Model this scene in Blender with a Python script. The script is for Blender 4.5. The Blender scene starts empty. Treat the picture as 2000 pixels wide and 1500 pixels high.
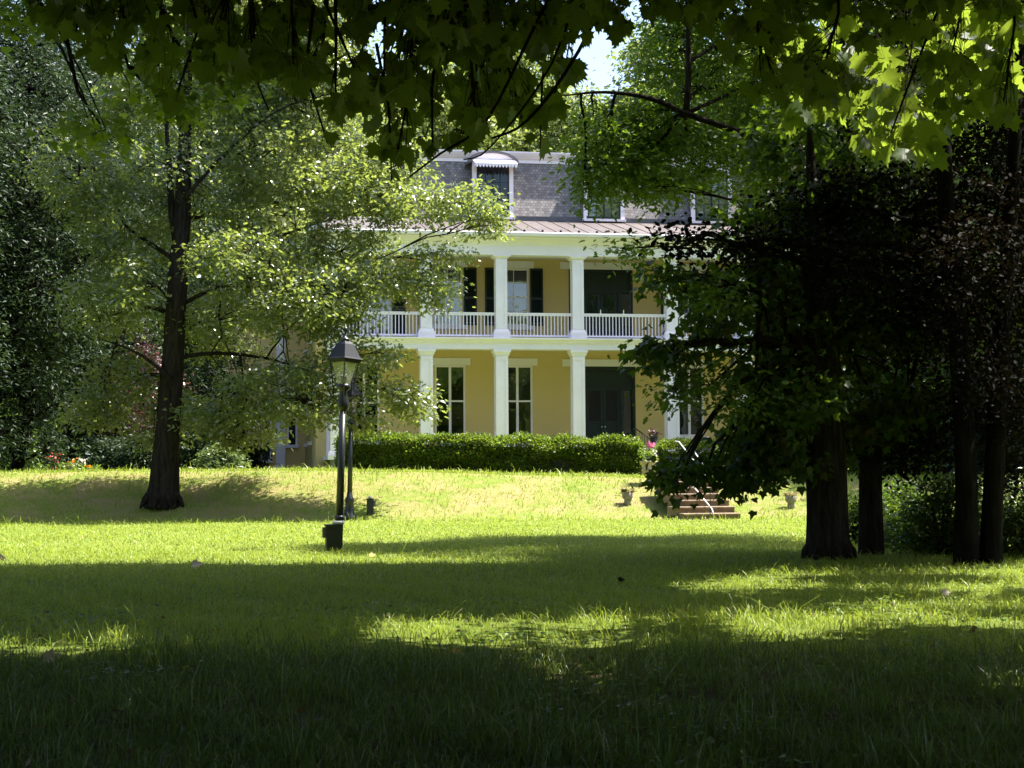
import bpy, math, random
import numpy as np
from mathutils import Vector, Matrix
rng = np.random.default_rng(7)
random.seed(7)
R = math.radians
sc = bpy.context.scene
col = sc.collection

# ---------------------------------------------------------------- camera, sky, sun, exposure
CAM_Z, F = 1.1, 3000.0            # eye height in metres, focal length in pixels of a 2000 px wide frame
PITCH, ROLL = math.atan(165 / F), R(-0.35)
cd = bpy.data.cameras.new('camera'); cam = bpy.data.objects.new('camera', cd); col.objects.link(cam)
cd.sensor_width = 36; cd.lens = F / 2000 * 36; cd.clip_end = 2000; cd.clip_start = .05
CM = Matrix.Rotation(R(90) + PITCH, 3, 'X') @ Matrix.Rotation(ROLL, 3, 'Z')
cam.matrix_world = Matrix.Translation((0, 0, CAM_Z)) @ CM.to_4x4()
sc.camera = cam
SUN = Vector((.46, .10, .88)).normalized()          # towards the sun
w = bpy.data.worlds.new("World"); sc.world = w; w.use_nodes = True
nt = w.node_tree; bg = nt.nodes['Background']
sky = nt.nodes.new('ShaderNodeTexSky'); sky.sky_type = 'NISHITA'; sky.sun_disc = False
sky.sun_elevation = math.asin(SUN.z); sky.sun_rotation = math.atan2(SUN.x, SUN.y)
sky.air_density = 1.0; sky.dust_density = 3.0; sky.ozone_density = 2.5
nt.links.new(sky.outputs[0], bg.inputs[0]); bg.inputs[1].default_value = .105
sl = bpy.data.lights.new('sun', 'SUN'); so = bpy.data.objects.new('sun', sl); col.objects.link(so)
sl.energy = 5.0; sl.angle = R(.53); sl.color = (1, .95, .86)
so.rotation_euler = SUN.to_track_quat('Z', 'Y').to_euler()
sc.view_settings.view_transform = 'Standard'; sc.view_settings.look = 'None'
sc.view_settings.gamma = 1; sc.view_settings.use_curve_mapping = False
sc.view_settings.exposure = 1.95
cy = sc.cycles
cy.max_bounces = 8; cy.diffuse_bounces = 5; cy.glossy_bounces = 3; cy.transmission_bounces = 5
cy.transparent_max_bounces = 8; cy.caustics_reflective = False; cy.caustics_refractive = False
cy.sample_clamp_indirect = 6; cy.use_denoising = True

# ---------------------------------------------------------------- layout helpers
def ray(px, py):
    return CM @ Vector(((px - 1000) / F, (750 - py) / F, -1))
def at(px, py, Y):                                  # the point seen at a pixel, Y metres ahead
    d = ray(px, py); t = Y / d.y
    return Vector((d.x * t, Y, CAM_Z + d.z * t))
def proj(p):                                        # world points (N,3) -> pixels
    q = (np.asarray(p) - np.array([0, 0, CAM_Z])) @ np.array(CM)
    z = np.minimum(q[:, 2], -1e-3)
    return 1000 - q[:, 0] / z * F, 750 + q[:, 1] / z * F
def sstep(a, b, x):
    t = np.clip((x - a) / (b - a), 0, 1); return t * t * (3 - 2 * t)
def terr(x):
    return np.clip(.95 - .028 * x, .80, 1.08)
def gz(x, y):                                       # lie of the land
    x = np.asarray(x, float); y = np.asarray(y, float)
    foot = 32.6 + .25 * np.sin(x * .5) - .02 * x
    s = sstep(foot, foot + 4.3, y) * terr(x)
    s = s + sstep(40, 60, y) * (1.05 - terr(x))
    s = s + .02 * np.sin(x * 1.3 + y * .7) * np.cos(y * .9 - x * .4) * sstep(3, 7, y) * (1 - sstep(44, 50, y))
    s = s + sstep(80, 200, y) * 3
    return s
def g1(x, y): return float(gz(x, y))

# ---------------------------------------------------------------- materials
def mat(name):
    m = bpy.data.materials.new(name); m.use_nodes = True
    n = m.node_tree.nodes; return m, n, m.node_tree.links, n['Principled BSDF'], n['Material Output']
def noise(n, l, scale, detail=4, vec=None, rough=.6):
    t = n.new('ShaderNodeTexNoise'); t.inputs['Scale'].default_value = scale
    t.inputs['Detail'].default_value = detail; t.inputs['Roughness'].default_value = rough
    if vec is not None: l.new(vec, t.inputs['Vector'])
    return t.outputs['Fac']
def ramp(n, l, fac, stops):
    r = n.new('ShaderNodeValToRGB'); e = r.color_ramp.elements
    while len(e) < len(stops): e.new(.5)
    for k, (p, c) in enumerate(stops):
        e[k].position = p; e[k].color = (*c, 1)
    l.new(fac, r.inputs[0]); return r.outputs[0]
def mixc(n, l, fac, a, b, mode='MIX'):
    x = n.new('ShaderNodeMix'); x.data_type = 'RGBA'; x.blend_type = mode
    for s, v in ((0, fac), (6, a), (7, b)):
        if hasattr(v, 'is_linked') or hasattr(v, 'links'): l.new(v, x.inputs[s])
        elif s == 0: x.inputs[0].default_value = v
        else: x.inputs[s].default_value = (*v, 1)
    return x.outputs[2]
def mapped(n, l, scale, coord='Object'):
    t = n.new('ShaderNodeTexCoord'); m = n.new('ShaderNodeMapping'); m.inputs['Scale'].default_value = scale
    l.new(t.outputs[coord], m.inputs[0]); return m.outputs[0]
def bump(n, l, b, h, strength, dist=.02):
    x = n.new('ShaderNodeBump'); x.inputs['Strength'].default_value = strength; x.inputs['Distance'].default_value = dist
    l.new(h, x.inputs['Height']); l.new(x.outputs[0], b.inputs['Normal'])
def paint(name, c, rough=.5, var=.12, scale=1.5, spec=.4, bmp=.1):
    m, n, l, b, o = mat(name)
    v = mapped(n, l, (1, 1, 1))
    f = noise(n, l, scale, 6, v)
    d = tuple(x * (1 - var) for x in c); u = tuple(min(1, x * (1 + var * .6)) for x in c)
    l.new(ramp(n, l, f, [(.3, d), (.7, u)]), b.inputs['Base Color'])
    b.inputs['Roughness'].default_value = rough; b.inputs['Specular IOR Level'].default_value = spec
    if bmp: bump(n, l, b, noise(n, l, scale * 14, 3, v), bmp, .01)
    return m
def leafmat(name, lo, hi, tr, fac=.4, rough=.42, spec=.5, odd=None):
    m, n, l, b, o = mat(name)
    g = n.new('ShaderNodeNewGeometry'); ri = g.outputs['Random Per Island']
    stops = [(0, lo), (1, hi)] if odd is None else [(0, lo), (.93, hi), (.965, odd)]
    c = ramp(n, l, ri, stops)
    f = noise(n, l, .9, 3, mapped(n, l, (1, 1, 1)))
    c = mixc(n, l, f, c, mixc(n, l, .5, c, lo))
    l.new(c, b.inputs['Base Color']); b.inputs['Roughness'].default_value = rough
    b.inputs['Specular IOR Level'].default_value = spec
    t = n.new('ShaderNodeBsdfTranslucent')
    l.new(mixc(n, l, .75, c, tr), t.inputs['Color'])
    s = n.new('ShaderNodeMixShader'); s.inputs[0].default_value = fac
    l.new(b.outputs[0], s.inputs[1]); l.new(t.outputs[0], s.inputs[2]); l.new(s.outputs[0], o.inputs['Surface'])
    return m
def bark(name, a, b_, sc_=(7, 7, 1.2)):
    m, n, l, b, o = mat(name)
    v = mapped(n, l, sc_)
    f = noise(n, l, 2.4, 8, v, .65)
    l.new(ramp(n, l, f, [(.35, a), (.7, b_)]), b.inputs['Base Color']); b.inputs['Roughness'].default_value = .95
    b.inputs['Specular IOR Level'].default_value = .03
    bump(n, l, b, f, 1.0, .06); return m

M = {}
M['white'] = paint('white_paint', (.87, .80, .86), .45, .07, .8)
M['cream'] = paint('cream_paint', (.82, .78, .68), .5, .06)
M['green'] = paint('dark_green_paint', (.012, .022, .020), .4, .2, 3)
M['black'] = paint('black_iron', (.010, .011, .014), .32, .25, 8, .6)
M['lampcap'] = paint('lamp_cap_metal', (.010, .011, .017), .55, .2, 8, .35)
M['drab'] = paint('dark_drab_plastic', (.022, .028, .020), .6, .25, 8)
M['lead'] = paint('grey_lead', (.10, .10, .11), .6, .3, 3)
M['stone'] = paint('grey_stone', (.30, .28, .24), .9, .35, 6, .2, .6)
M['sand'] = paint('sandstone', (.50, .42, .30), .85, .25, 9, .2, .5)
M['brownstone'] = paint('brown_stone', (.21, .155, .105), .9, .35, 5, .2, .6)
M['steel'] = paint('pale_metal', (.62, .62, .64), .3, .1, 5, .8)
M['dark_inside'] = paint('dark_interior', (.015, .015, .014), .9, .1)
M['curtain'] = paint('pale_curtain', (.55, .55, .52), .9, .15, 4)
M['soffit'] = paint('porch_ceiling_paint', (.80, .76, .66), .6, .06)
M['pink'] = leafmat('pink_petals', (.55, .08, .28), (.7, .15, .40), (.8, .2, .45), .3)
M['red'] = leafmat('red_petals', (.55, .03, .03), (.65, .06, .05), (.7, .1, .05), .3)
M['orange'] = leafmat('orange_petals', (.65, .22, .01), (.75, .35, .02), (.8, .4, .02), .3)
M['palepetal'] = leafmat('pale_petals', (.7, .6, .55), (.8, .75, .7), (.8, .7, .6), .3)
M['deadleaf'] = leafmat('fallen_leaf', (.45, .30, .04), (.55, .38, .10), (.5, .3, .05), .3)
M['paleleaf'] = leafmat('pale_fallen_leaf', (.30, .26, .17), (.40, .34, .24), (.35, .28, .12), .2)

def wall_mat():
    m, n, l, b, o = mat('yellow_painted_brick')
    t = n.new('ShaderNodeTexCoord'); sx = n.new('ShaderNodeSeparateXYZ'); l.new(t.outputs['Object'], sx.inputs[0])
    ad = n.new('ShaderNodeMath'); l.new(sx.outputs[0], ad.inputs[0]); l.new(sx.outputs[1], ad.inputs[1])
    cx = n.new('ShaderNodeCombineXYZ'); l.new(ad.outputs[0], cx.inputs[0]); l.new(sx.outputs[2], cx.inputs[1])
    br = n.new('ShaderNodeTexBrick'); br.inputs['Scale'].default_value = 4.6; br.inputs['Mortar Size'].default_value = .025
    br.inputs['Color1'].default_value = (.68, .50, .205, 1); br.inputs['Color2'].default_value = (.72, .53, .22, 1)
    br.inputs['Mortar'].default_value = (.61, .45, .18, 1)
    l.new(cx.outputs[0], br.inputs['Vector'])
    f = noise(n, l, .7, 6, t.outputs['Object'])
    l.new(mixc(n, l, f, br.outputs[0], (.69, .52, .24)), b.inputs['Base Color'])
    b.inputs['Roughness'].default_value = .75; b.inputs['Specular IOR Level'].default_value = .2
    bump(n, l, b, br.outputs['Fac'], -.3, .01); return m
M['wall'] = wall_mat()
def slate_mat():
    m, n, l, b, o = mat('weathered_slate')
    t = n.new('ShaderNodeTexCoord'); sx = n.new('ShaderNodeSeparateXYZ'); l.new(t.outputs['Object'], sx.inputs[0])
    cx = n.new('ShaderNodeCombineXYZ'); l.new(sx.outputs[0], cx.inputs[0]); l.new(sx.outputs[2], cx.inputs[1])
    br = n.new('ShaderNodeTexBrick'); br.inputs['Scale'].default_value = 4.4; br.inputs['Mortar Size'].default_value = .035
    br.inputs['Brick Width'].default_value = .62; br.inputs['Row Height'].default_value = .5
    br.inputs['Color1'].default_value = (.15, .135, .13, 1); br.inputs['Color2'].default_value = (.43, .395, .36, 1)
    br.inputs['Mortar'].default_value = (.045, .042, .045, 1)
    l.new(cx.outputs[0], br.inputs['Vector'])
    mp = n.new('ShaderNodeMapping'); mp.inputs['Scale'].default_value = (1.8, 1, .22); l.new(t.outputs['Object'], mp.inputs[0])
    f = noise(n, l, 1.5, 7, mp.outputs[0], .7)
    c = mixc(n, l, f, br.outputs[0], (.11, .10, .11), 'MIX')
    f2 = noise(n, l, 6, 5, mp.outputs[0], .7)
    c = mixc(n, l, ramp(n, l, f2, [(.62, (0, 0, 0)), (.75, (.7, .7, .7))]), c, (.33, .22, .17))
    l.new(c, b.inputs['Base Color']); b.inputs['Roughness'].default_value = .7
    bump(n, l, b, br.outputs['Fac'], -.6, .02); return m
M['slate'] = slate_mat()
def tin_mat():
    m, n, l, b, o = mat('faded_red_tin_roof')
    v = mapped(n, l, (.9, .25, 1))
    f = noise(n, l, 2.2, 7, v, .7)
    l.new(ramp(n, l, f, [(.3, (.072, .056, .054)), (.55, (.10, .082, .08)), (.75, (.145, .125, .125))]), b.inputs['Base Color'])
    b.inputs['Roughness'].default_value = .5; b.inputs['Specular IOR Level'].default_value = .5
    return m
M['tin'] = tin_mat()
def glass_mat(name, mirror, tint, frost=0):
    m, n, l, b, o = mat(name)
    tr = n.new('ShaderNodeBsdfTransparent'); tr.inputs[0].default_value = (*tint, 1)
    gl = n.new('ShaderNodeBsdfGlossy'); gl.inputs['Roughness'].default_value = .02; gl.inputs['Color'].default_value = (.9, .95, 1, 1)
    f = noise(n, l, 1.2, 2, mapped(n, l, (1, 1, 1)))
    bp = n.new('ShaderNodeBump'); bp.inputs['Strength'].default_value = .12; bp.inputs['Distance'].default_value = .05
    l.new(f, bp.inputs['Height']); l.new(bp.outputs[0], gl.inputs['Normal'])
    s = n.new('ShaderNodeMixShader'); s.inputs[0].default_value = mirror
    l.new(tr.outputs[0], s.inputs[1]); l.new(gl.outputs[0], s.inputs[2]); out = s
    if frost:
        df = n.new('ShaderNodeBsdfTranslucent'); df.inputs[0].default_value = (.85, .82, .74, 1)
        out = n.new('ShaderNodeMixShader'); out.inputs[0].default_value = frost
        l.new(s.outputs[0], out.inputs[1]); l.new(df.outputs[0], out.inputs[2])
    l.new(out.outputs[0], o.inputs['Surface'])
    return m
M['glass'] = glass_mat('window_glass', .17, (.5, .55, .55))
M['darkglass'] = glass_mat('dark_window_glass', .05, (.4, .42, .42))
M['lampglass'] = glass_mat('lamp_glass', .12, (.85, .83, .74), .16)
def ground_mat():
    m, n, l, b, o = mat('lawn_ground')
    t = n.new('ShaderNodeTexCoord'); P = t.outputs['Object']
    sx = n.new('ShaderNodeSeparateXYZ'); l.new(P, sx.inputs[0])
    f1 = noise(n, l, .5, 5, P); f2 = noise(n, l, 5, 6, P, .7); f3 = noise(n, l, 60, 4, P, .8)
    c = ramp(n, l, f2, [(.3, (.140, .200, .034)), (.7, (.210, .265, .048))])
    c = mixc(n, l, ramp(n, l, f1, [(.45, (0, 0, 0)), (.7, (.5, .5, .5))]), c, (.26, .27, .06))
    c = mixc(n, l, ramp(n, l, f3, [(.35, (.75, .75, .75)), (.6, (0, 0, 0))]), c, (.09, .13, .014))
    # worn, dry turf on the bank and thin soil showing in the rough grass
    dist = n.new('ShaderNodeMapRange'); dist.interpolation_type = 'SMOOTHSTEP'
    dist.inputs[1].default_value = 31.8; dist.inputs[2].default_value = 34.0; l.new(sx.outputs[1], dist.inputs[0])
    d2 = n.new('ShaderNodeMapRange'); d2.interpolation_type = 'SMOOTHSTEP'
    d2.inputs[1].default_value = 39; d2.inputs[2].default_value = 36.2; l.new(sx.outputs[1], d2.inputs[0])
    mu = n.new('ShaderNodeMath'); mu.operation = 'MULTIPLY'; l.new(dist.outputs[0], mu.inputs[0]); l.new(d2.outputs[0], mu.inputs[1])
    pt = ramp(n, l, noise(n, l, 1.1, 7, P, .72), [(.40, (0, 0, 0)), (.60, (.8, .8, .8))])
    mm = n.new('ShaderNodeMath'); mm.operation = 'MULTIPLY'; l.new(mu.outputs[0], mm.inputs[0]); l.new(pt, mm.inputs[1])
    c = mixc(n, l, mm.outputs[0], c, (.29, .225, .11))
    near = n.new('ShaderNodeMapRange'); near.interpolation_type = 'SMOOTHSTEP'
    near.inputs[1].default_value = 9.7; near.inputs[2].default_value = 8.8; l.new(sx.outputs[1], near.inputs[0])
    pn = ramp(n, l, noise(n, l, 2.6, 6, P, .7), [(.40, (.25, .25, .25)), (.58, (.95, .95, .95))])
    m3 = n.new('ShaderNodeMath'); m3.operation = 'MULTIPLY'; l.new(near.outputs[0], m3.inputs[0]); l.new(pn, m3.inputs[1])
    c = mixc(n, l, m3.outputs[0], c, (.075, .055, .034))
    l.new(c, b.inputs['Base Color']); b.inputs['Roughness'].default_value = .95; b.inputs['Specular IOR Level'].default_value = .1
    bump(n, l, b, f3, .8, .05); return m
M['ground'] = ground_mat()
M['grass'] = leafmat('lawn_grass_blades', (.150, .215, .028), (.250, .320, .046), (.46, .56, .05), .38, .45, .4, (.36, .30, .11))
M['rough_shade_grass'] = leafmat('rough_grass_shade_darkened', (.034, .064, .013), (.072, .115, .022), (.24, .36, .04), .30, .45, .4, (.28, .22, .10))  # long rough grass, its colour darkened further to deepen the foreground shade
M['bark'] = bark('oak_bark', (.012, .010, .008), (.045, .037, .030))
M['barkdark'] = bark('beech_bark', (.006, .005, .005), (.020, .017, .015))
M['barkgrey'] = bark('maple_bark', (.014, .012, .011), (.055, .047, .040))
M['oakleaf'] = leafmat('oak_leaves', (.050, .076, .026), (.105, .132, .048), (.40, .49, .08), .42, .30, 1.0)
M['mapleleaf'] = leafmat('maple_leaves', (.014, .030, .006), (.032, .058, .011), (.48, .66, .06), .38, .45, .25)
M['droopleaf'] = leafmat('dark_maple_leaves', (.018, .036, .008), (.042, .072, .014), (.20, .34, .02), .34, .45, .25, (.09, .035, .012))
M['lightleaf'] = leafmat('light_green_leaves', (.045, .085, .010), (.085, .140, .018), (.26, .42, .02), .38, .4, .4)
M['beechleaf'] = leafmat('copper_beech_leaves', (.007, .009, .006), (.017, .014, .010), (.03, .02, .008), .12, .65, .05)
M['plumleaf'] = leafmat('purple_plum_leaves', (.045, .022, .026), (.10, .055, .055), (.20, .06, .06), .3, .35, .6)
M['darkleaf'] = leafmat('dark_evergreen_leaves', (.012, .026, .012), (.030, .052, .022), (.07, .12, .03), .22, .5, .3)
M['farleaf'] = leafmat('far_tree_leaves', (.085, .130, .030), (.165, .205, .065), (.38, .46, .09), .40, .45, .5)
M['hedgeleaf'] = leafmat('yew_hedge_leaves', (.040, .070, .010), (.115, .170, .024), (.32, .46, .03), .36, .42, .4, (.22, .10, .03))
M['rhodoleaf'] = leafmat('rhododendron_leaves', (.055, .090, .028), (.12, .17, .06), (.25, .34, .08), .30, .28, .8)
M['shrubleaf'] = leafmat('shrub_leaves', (.040, .080, .012), (.10, .16, .025), (.28, .42, .03), .38, .4, .5)
M['litter'] = leafmat('dead_leaf_litter', (.10, .06, .03), (.24, .16, .08), (.2, .12, .04), .2, .7, .2)
M['strawleaf'] = leafmat('straw_grass', (.28, .24, .12), (.42, .38, .22), (.4, .34, .15), .3, .6, .2)

# ---------------------------------------------------------------- mesh helpers
class MB:
    def __init__(s): s.v = []; s.f = []
    def add(s, vs, fs):
        o = len(s.v); s.v += [tuple(v) for v in vs]; s.f += [tuple(i + o for i in f) for f in fs]; return s
    def box(s, x0, x1, y0, y1, z0, z1):
        return s.add([(x0, y0, z0), (x1, y0, z0), (x1, y1, z0), (x0, y1, z0), (x0, y0, z1), (x1, y0, z1), (x1, y1, z1), (x0, y1, z1)],
                     [(0, 3, 2, 1), (4, 5, 6, 7), (0, 1, 5, 4), (1, 2, 6, 5), (2, 3, 7, 6), (3, 0, 4, 7)])
    def frus(s, cx, cy, z0, z1, a0, b0, a1, b1):
        return s.add([(cx - a0, cy - b0, z0), (cx + a0, cy - b0, z0), (cx + a0, cy + b0, z0), (cx - a0, cy + b0, z0),
                      (cx - a1, cy - b1, z1), (cx + a1, cy - b1, z1), (cx + a1, cy + b1, z1), (cx - a1, cy + b1, z1)],
                     [(0, 3, 2, 1), (4, 5, 6, 7), (0, 1, 5, 4), (1, 2, 6, 5), (2, 3, 7, 6), (3, 0, 4, 7)])
    def profx(s, prof, x0, x1):                      # (y, z) outline swept along x
        n = len(prof)
        vs = [(x0, y, z) for y, z in prof] + [(x1, y, z) for y, z in prof]
        return s.add(vs, [tuple(range(n)), tuple(range(2 * n - 1, n - 1, -1))] + [(i, i + n, (i + 1) % n + n, (i + 1) % n) for i in range(n)])
    def profy(s, prof, y0, y1):                      # (x, z) outline swept along y
        n = len(prof)
        vs = [(x, y0, z) for x, z in prof] + [(x, y1, z) for x, z in prof]
        return s.add(vs, [tuple(range(n)), tuple(range(2 * n - 1, n - 1, -1))] + [((i + 1) % n, (i + 1) % n + n, i + n, i) for i in range(n)])
    def lathe(s, prof, n=16, c=(0, 0, 0)):
        vs = [(c[0] + r * math.cos(2 * math.pi * k / n), c[1] + r * math.sin(2 * math.pi * k / n), c[2] + z) for r, z in prof for k in range(n)]
        fs = [(i * n + k, i * n + (k + 1) % n, (i + 1) * n + (k + 1) % n, (i + 1) * n + k) for i in range(len(prof) - 1) for k in range(n)]
        fs += [tuple(range(n - 1, -1, -1)), tuple((len(prof) - 1) * n + k for k in range(n))]
        return s.add(vs, fs)
    def tube(s, pts, rad, n=6):
        pts = [Vector(p) for p in pts]; vs = []; m = len(pts)
        ref = Vector((.31, .95, .1))
        for i, p in enumerate(pts):
            t = (pts[min(i + 1, m - 1)] - pts[max(i - 1, 0)]).normalized()
            a = t.cross(ref)
            if a.length < .05: a = t.cross(Vector((1, 0, 0)))
            a.normalize(); b = t.cross(a)
            r = rad[i] if hasattr(rad, '__len__') else rad
            for k in range(n):
                q = 2 * math.pi * k / n
                vs.append(p + a * (math.cos(q) * r) + b * (math.sin(q) * r))
        fs = [(i * n + k, i * n + (k + 1) % n, (i + 1) * n + (k + 1) % n, (i + 1) * n + k) for i in range(m - 1) for k in range(n)]
        fs += [tuple(range(n - 1, -1, -1)), tuple((m - 1) * n + k for k in range(n))]
        return s.add(vs, fs)
    def ball(s, c, r, n=10, sz=1):
        return s.lathe([(max(1e-4, r * math.sin(math.pi * i / 8)), -r * sz * math.cos(math.pi * i / 8)) for i in range(9)], n, c)
    def build(s, name, m, parent=None, org=(0, 0, 0), smooth=False):
        me = bpy.data.meshes.new(name)
        o_ = Vector(org)
        me.from_pydata([Vector(v) - o_ for v in s.v], [], s.f); me.update()
        if smooth: me.polygons.foreach_set('use_smooth', [True] * len(me.polygons))
        me.materials.append(m)
        o = bpy.data.objects.new(name, me); col.objects.link(o)
        if parent: o.parent = parent
        else: o.location = org
        return o
def npmesh(name, V, faces_flat, sizes, m, parent=None, org=(0, 0, 0), smooth=False):
    if not len(sizes): return None
    me = bpy.data.meshes.new(name)
    V = (np.asarray(V, np.float32) - np.asarray(org, np.float32)).reshape(-1, 3)
    me.vertices.add(len(V)); me.vertices.foreach_set('co', V.ravel())
    me.loops.add(len(faces_flat)); me.loops.foreach_set('vertex_index', np.asarray(faces_flat, np.int32))
    st = np.concatenate([[0], np.cumsum(sizes)[:-1]]).astype(np.int32)
    me.polygons.add(len(sizes)); me.polygons.foreach_set('loop_start', st)
    me.update(calc_edges=True); me.validate()
    if smooth: me.polygons.foreach_set('use_smooth', np.ones(len(me.polygons), bool))
    me.materials.append(m)
    o = bpy.data.objects.new(name, me); col.objects.link(o)
    if parent: o.parent = parent
    else: o.location = org
    return o
def tag(o, label=None, cat=None, group=None, kind=None):
    for k, v in (('label', label), ('category', cat), ('group', group), ('kind', kind)):
        if v: o[k] = v
    return o
def empty(name, loc, rz=0, **kw):
    o = bpy.data.objects.new(name, None); col.objects.link(o); o.location = loc; o.rotation_euler.z = rz
    o.empty_display_size = .3
    return tag(o, **kw)
def copy_tree(o, parent=None):
    c = o.copy(); col.objects.link(c)
    if parent: c.parent = parent
    for ch in list(o.children): copy_tree(ch, c)
    return c

# ---------------------------------------------------------------- leaves
T_DIAMOND = (np.array([[0, 0, 0], [-.30, .45, .06], [0, 1, -.05], [.30, .45, .06]]), [(0, 2, 1), (0, 3, 2)])
T_LONG = (np.array([[0, 0, 0], [-.17, .5, .05], [0, 1, -.12], [.17, .5, .05]]), [(0, 2, 1), (0, 3, 2)])
_o = [(0, 0), (-.10, .12), (-.27, .22), (-.12, .36), (-.33, .52), (-.13, .62), (-.18, .82), (0, 1.0)]
T_OAK = (np.array([[x, y, abs(x) * .25 - y * y * .12] for x, y in _o] + [[-x, y, abs(x) * .25 - y * y * .12] for x, y in _o[1:-1]]),
         [(0, 1, 8), (1, 3, 10, 8), (1, 2, 3), (8, 10, 9), (3, 5, 12, 10), (3, 4, 5), (10, 12, 11), (5, 7, 12), (5, 6, 7), (12, 7, 13)])
_m = [(0, 0), (-.20, -.02), (-.34, -.12), (-.33, .10), (-.56, .24), (-.40, .32), (-.60, .62), (-.36, .58), (-.24, .66), (-.20, .92), (-.09, .86), (0, 1.08)]
_m = _m + [(-x, y) for x, y in _m[-2:0:-1]]
T_MAPLE = (np.array([[x, y, abs(x) * .22 - max(0, y) ** 2 * .13] for x, y in _m] + [[0, .35, -.02]]),
           [(i, (i + 1) % len(_m), len(_m)) for i in range(len(_m))][::-1])
_s = [(0, 0), (-.34, -.05), (-.58, .42), (-.27, .48), (0, 1.05), (.27, .48), (.58, .42), (.34, -.05)]
T_MAPLE_S = (np.array([[x, y, abs(x) * .2 - max(0, y) ** 2 * .12] for x, y in _s]), [(0, 3, 2, 1), (0, 5, 4, 3), (0, 7, 6, 5)])
T_ROUND = (np.array([[0, 0, 0], [-.28, .25, .05], [-.32, .6, .04], [0, 1, -.08], [.32, .6, .04], [.28, .25, .05]]), [(0, 3, 2, 1), (0, 5, 4, 3)])

def unit(a): return a / np.maximum(np.linalg.norm(a, axis=-1, keepdims=True), 1e-6)
def leaf_verts(P, D, N, S, T):
    tv, tf = T
    D = unit(D); X = unit(np.cross(D, N)); N = np.cross(X, D)
    V = P[:, None] + S[:, None, None] * (tv[None, :, 0, None] * X[:, None] + tv[None, :, 1, None] * D[:, None] + tv[None, :, 2, None] * N[:, None])
    n, k = len(P), len(tv)
    flat = np.array([i for f in tf for i in f]); sizes = np.array([len(f) for f in tf])
    return V.reshape(-1, 3), (flat[None] + (np.arange(n) * k)[:, None]).ravel(), np.tile(sizes, n)
def cluster_leaves(C, sig, per, size, droop=.5, flat=.55, up=1.0, spread=.5):
    C = np.asarray(C, float); sig = np.broadcast_to(np.asarray(sig, float), (len(C),))
    n = len(C) * per
    off = rng.normal(size=(n, 3)); off[:, 2] *= flat
    P = np.repeat(C, per, 0) + off * np.repeat(sig, per)[:, None]
    D = rng.normal(size=(n, 3)) * np.array([1, 1, .45]) + unit(off) * .6; D[:, 2] -= droop
    N = rng.normal(size=(n, 3)) * spread; N[:, 2] += up
    S = size * rng.uniform(.6, 1.15, n)
    return P, D, N, S

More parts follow.
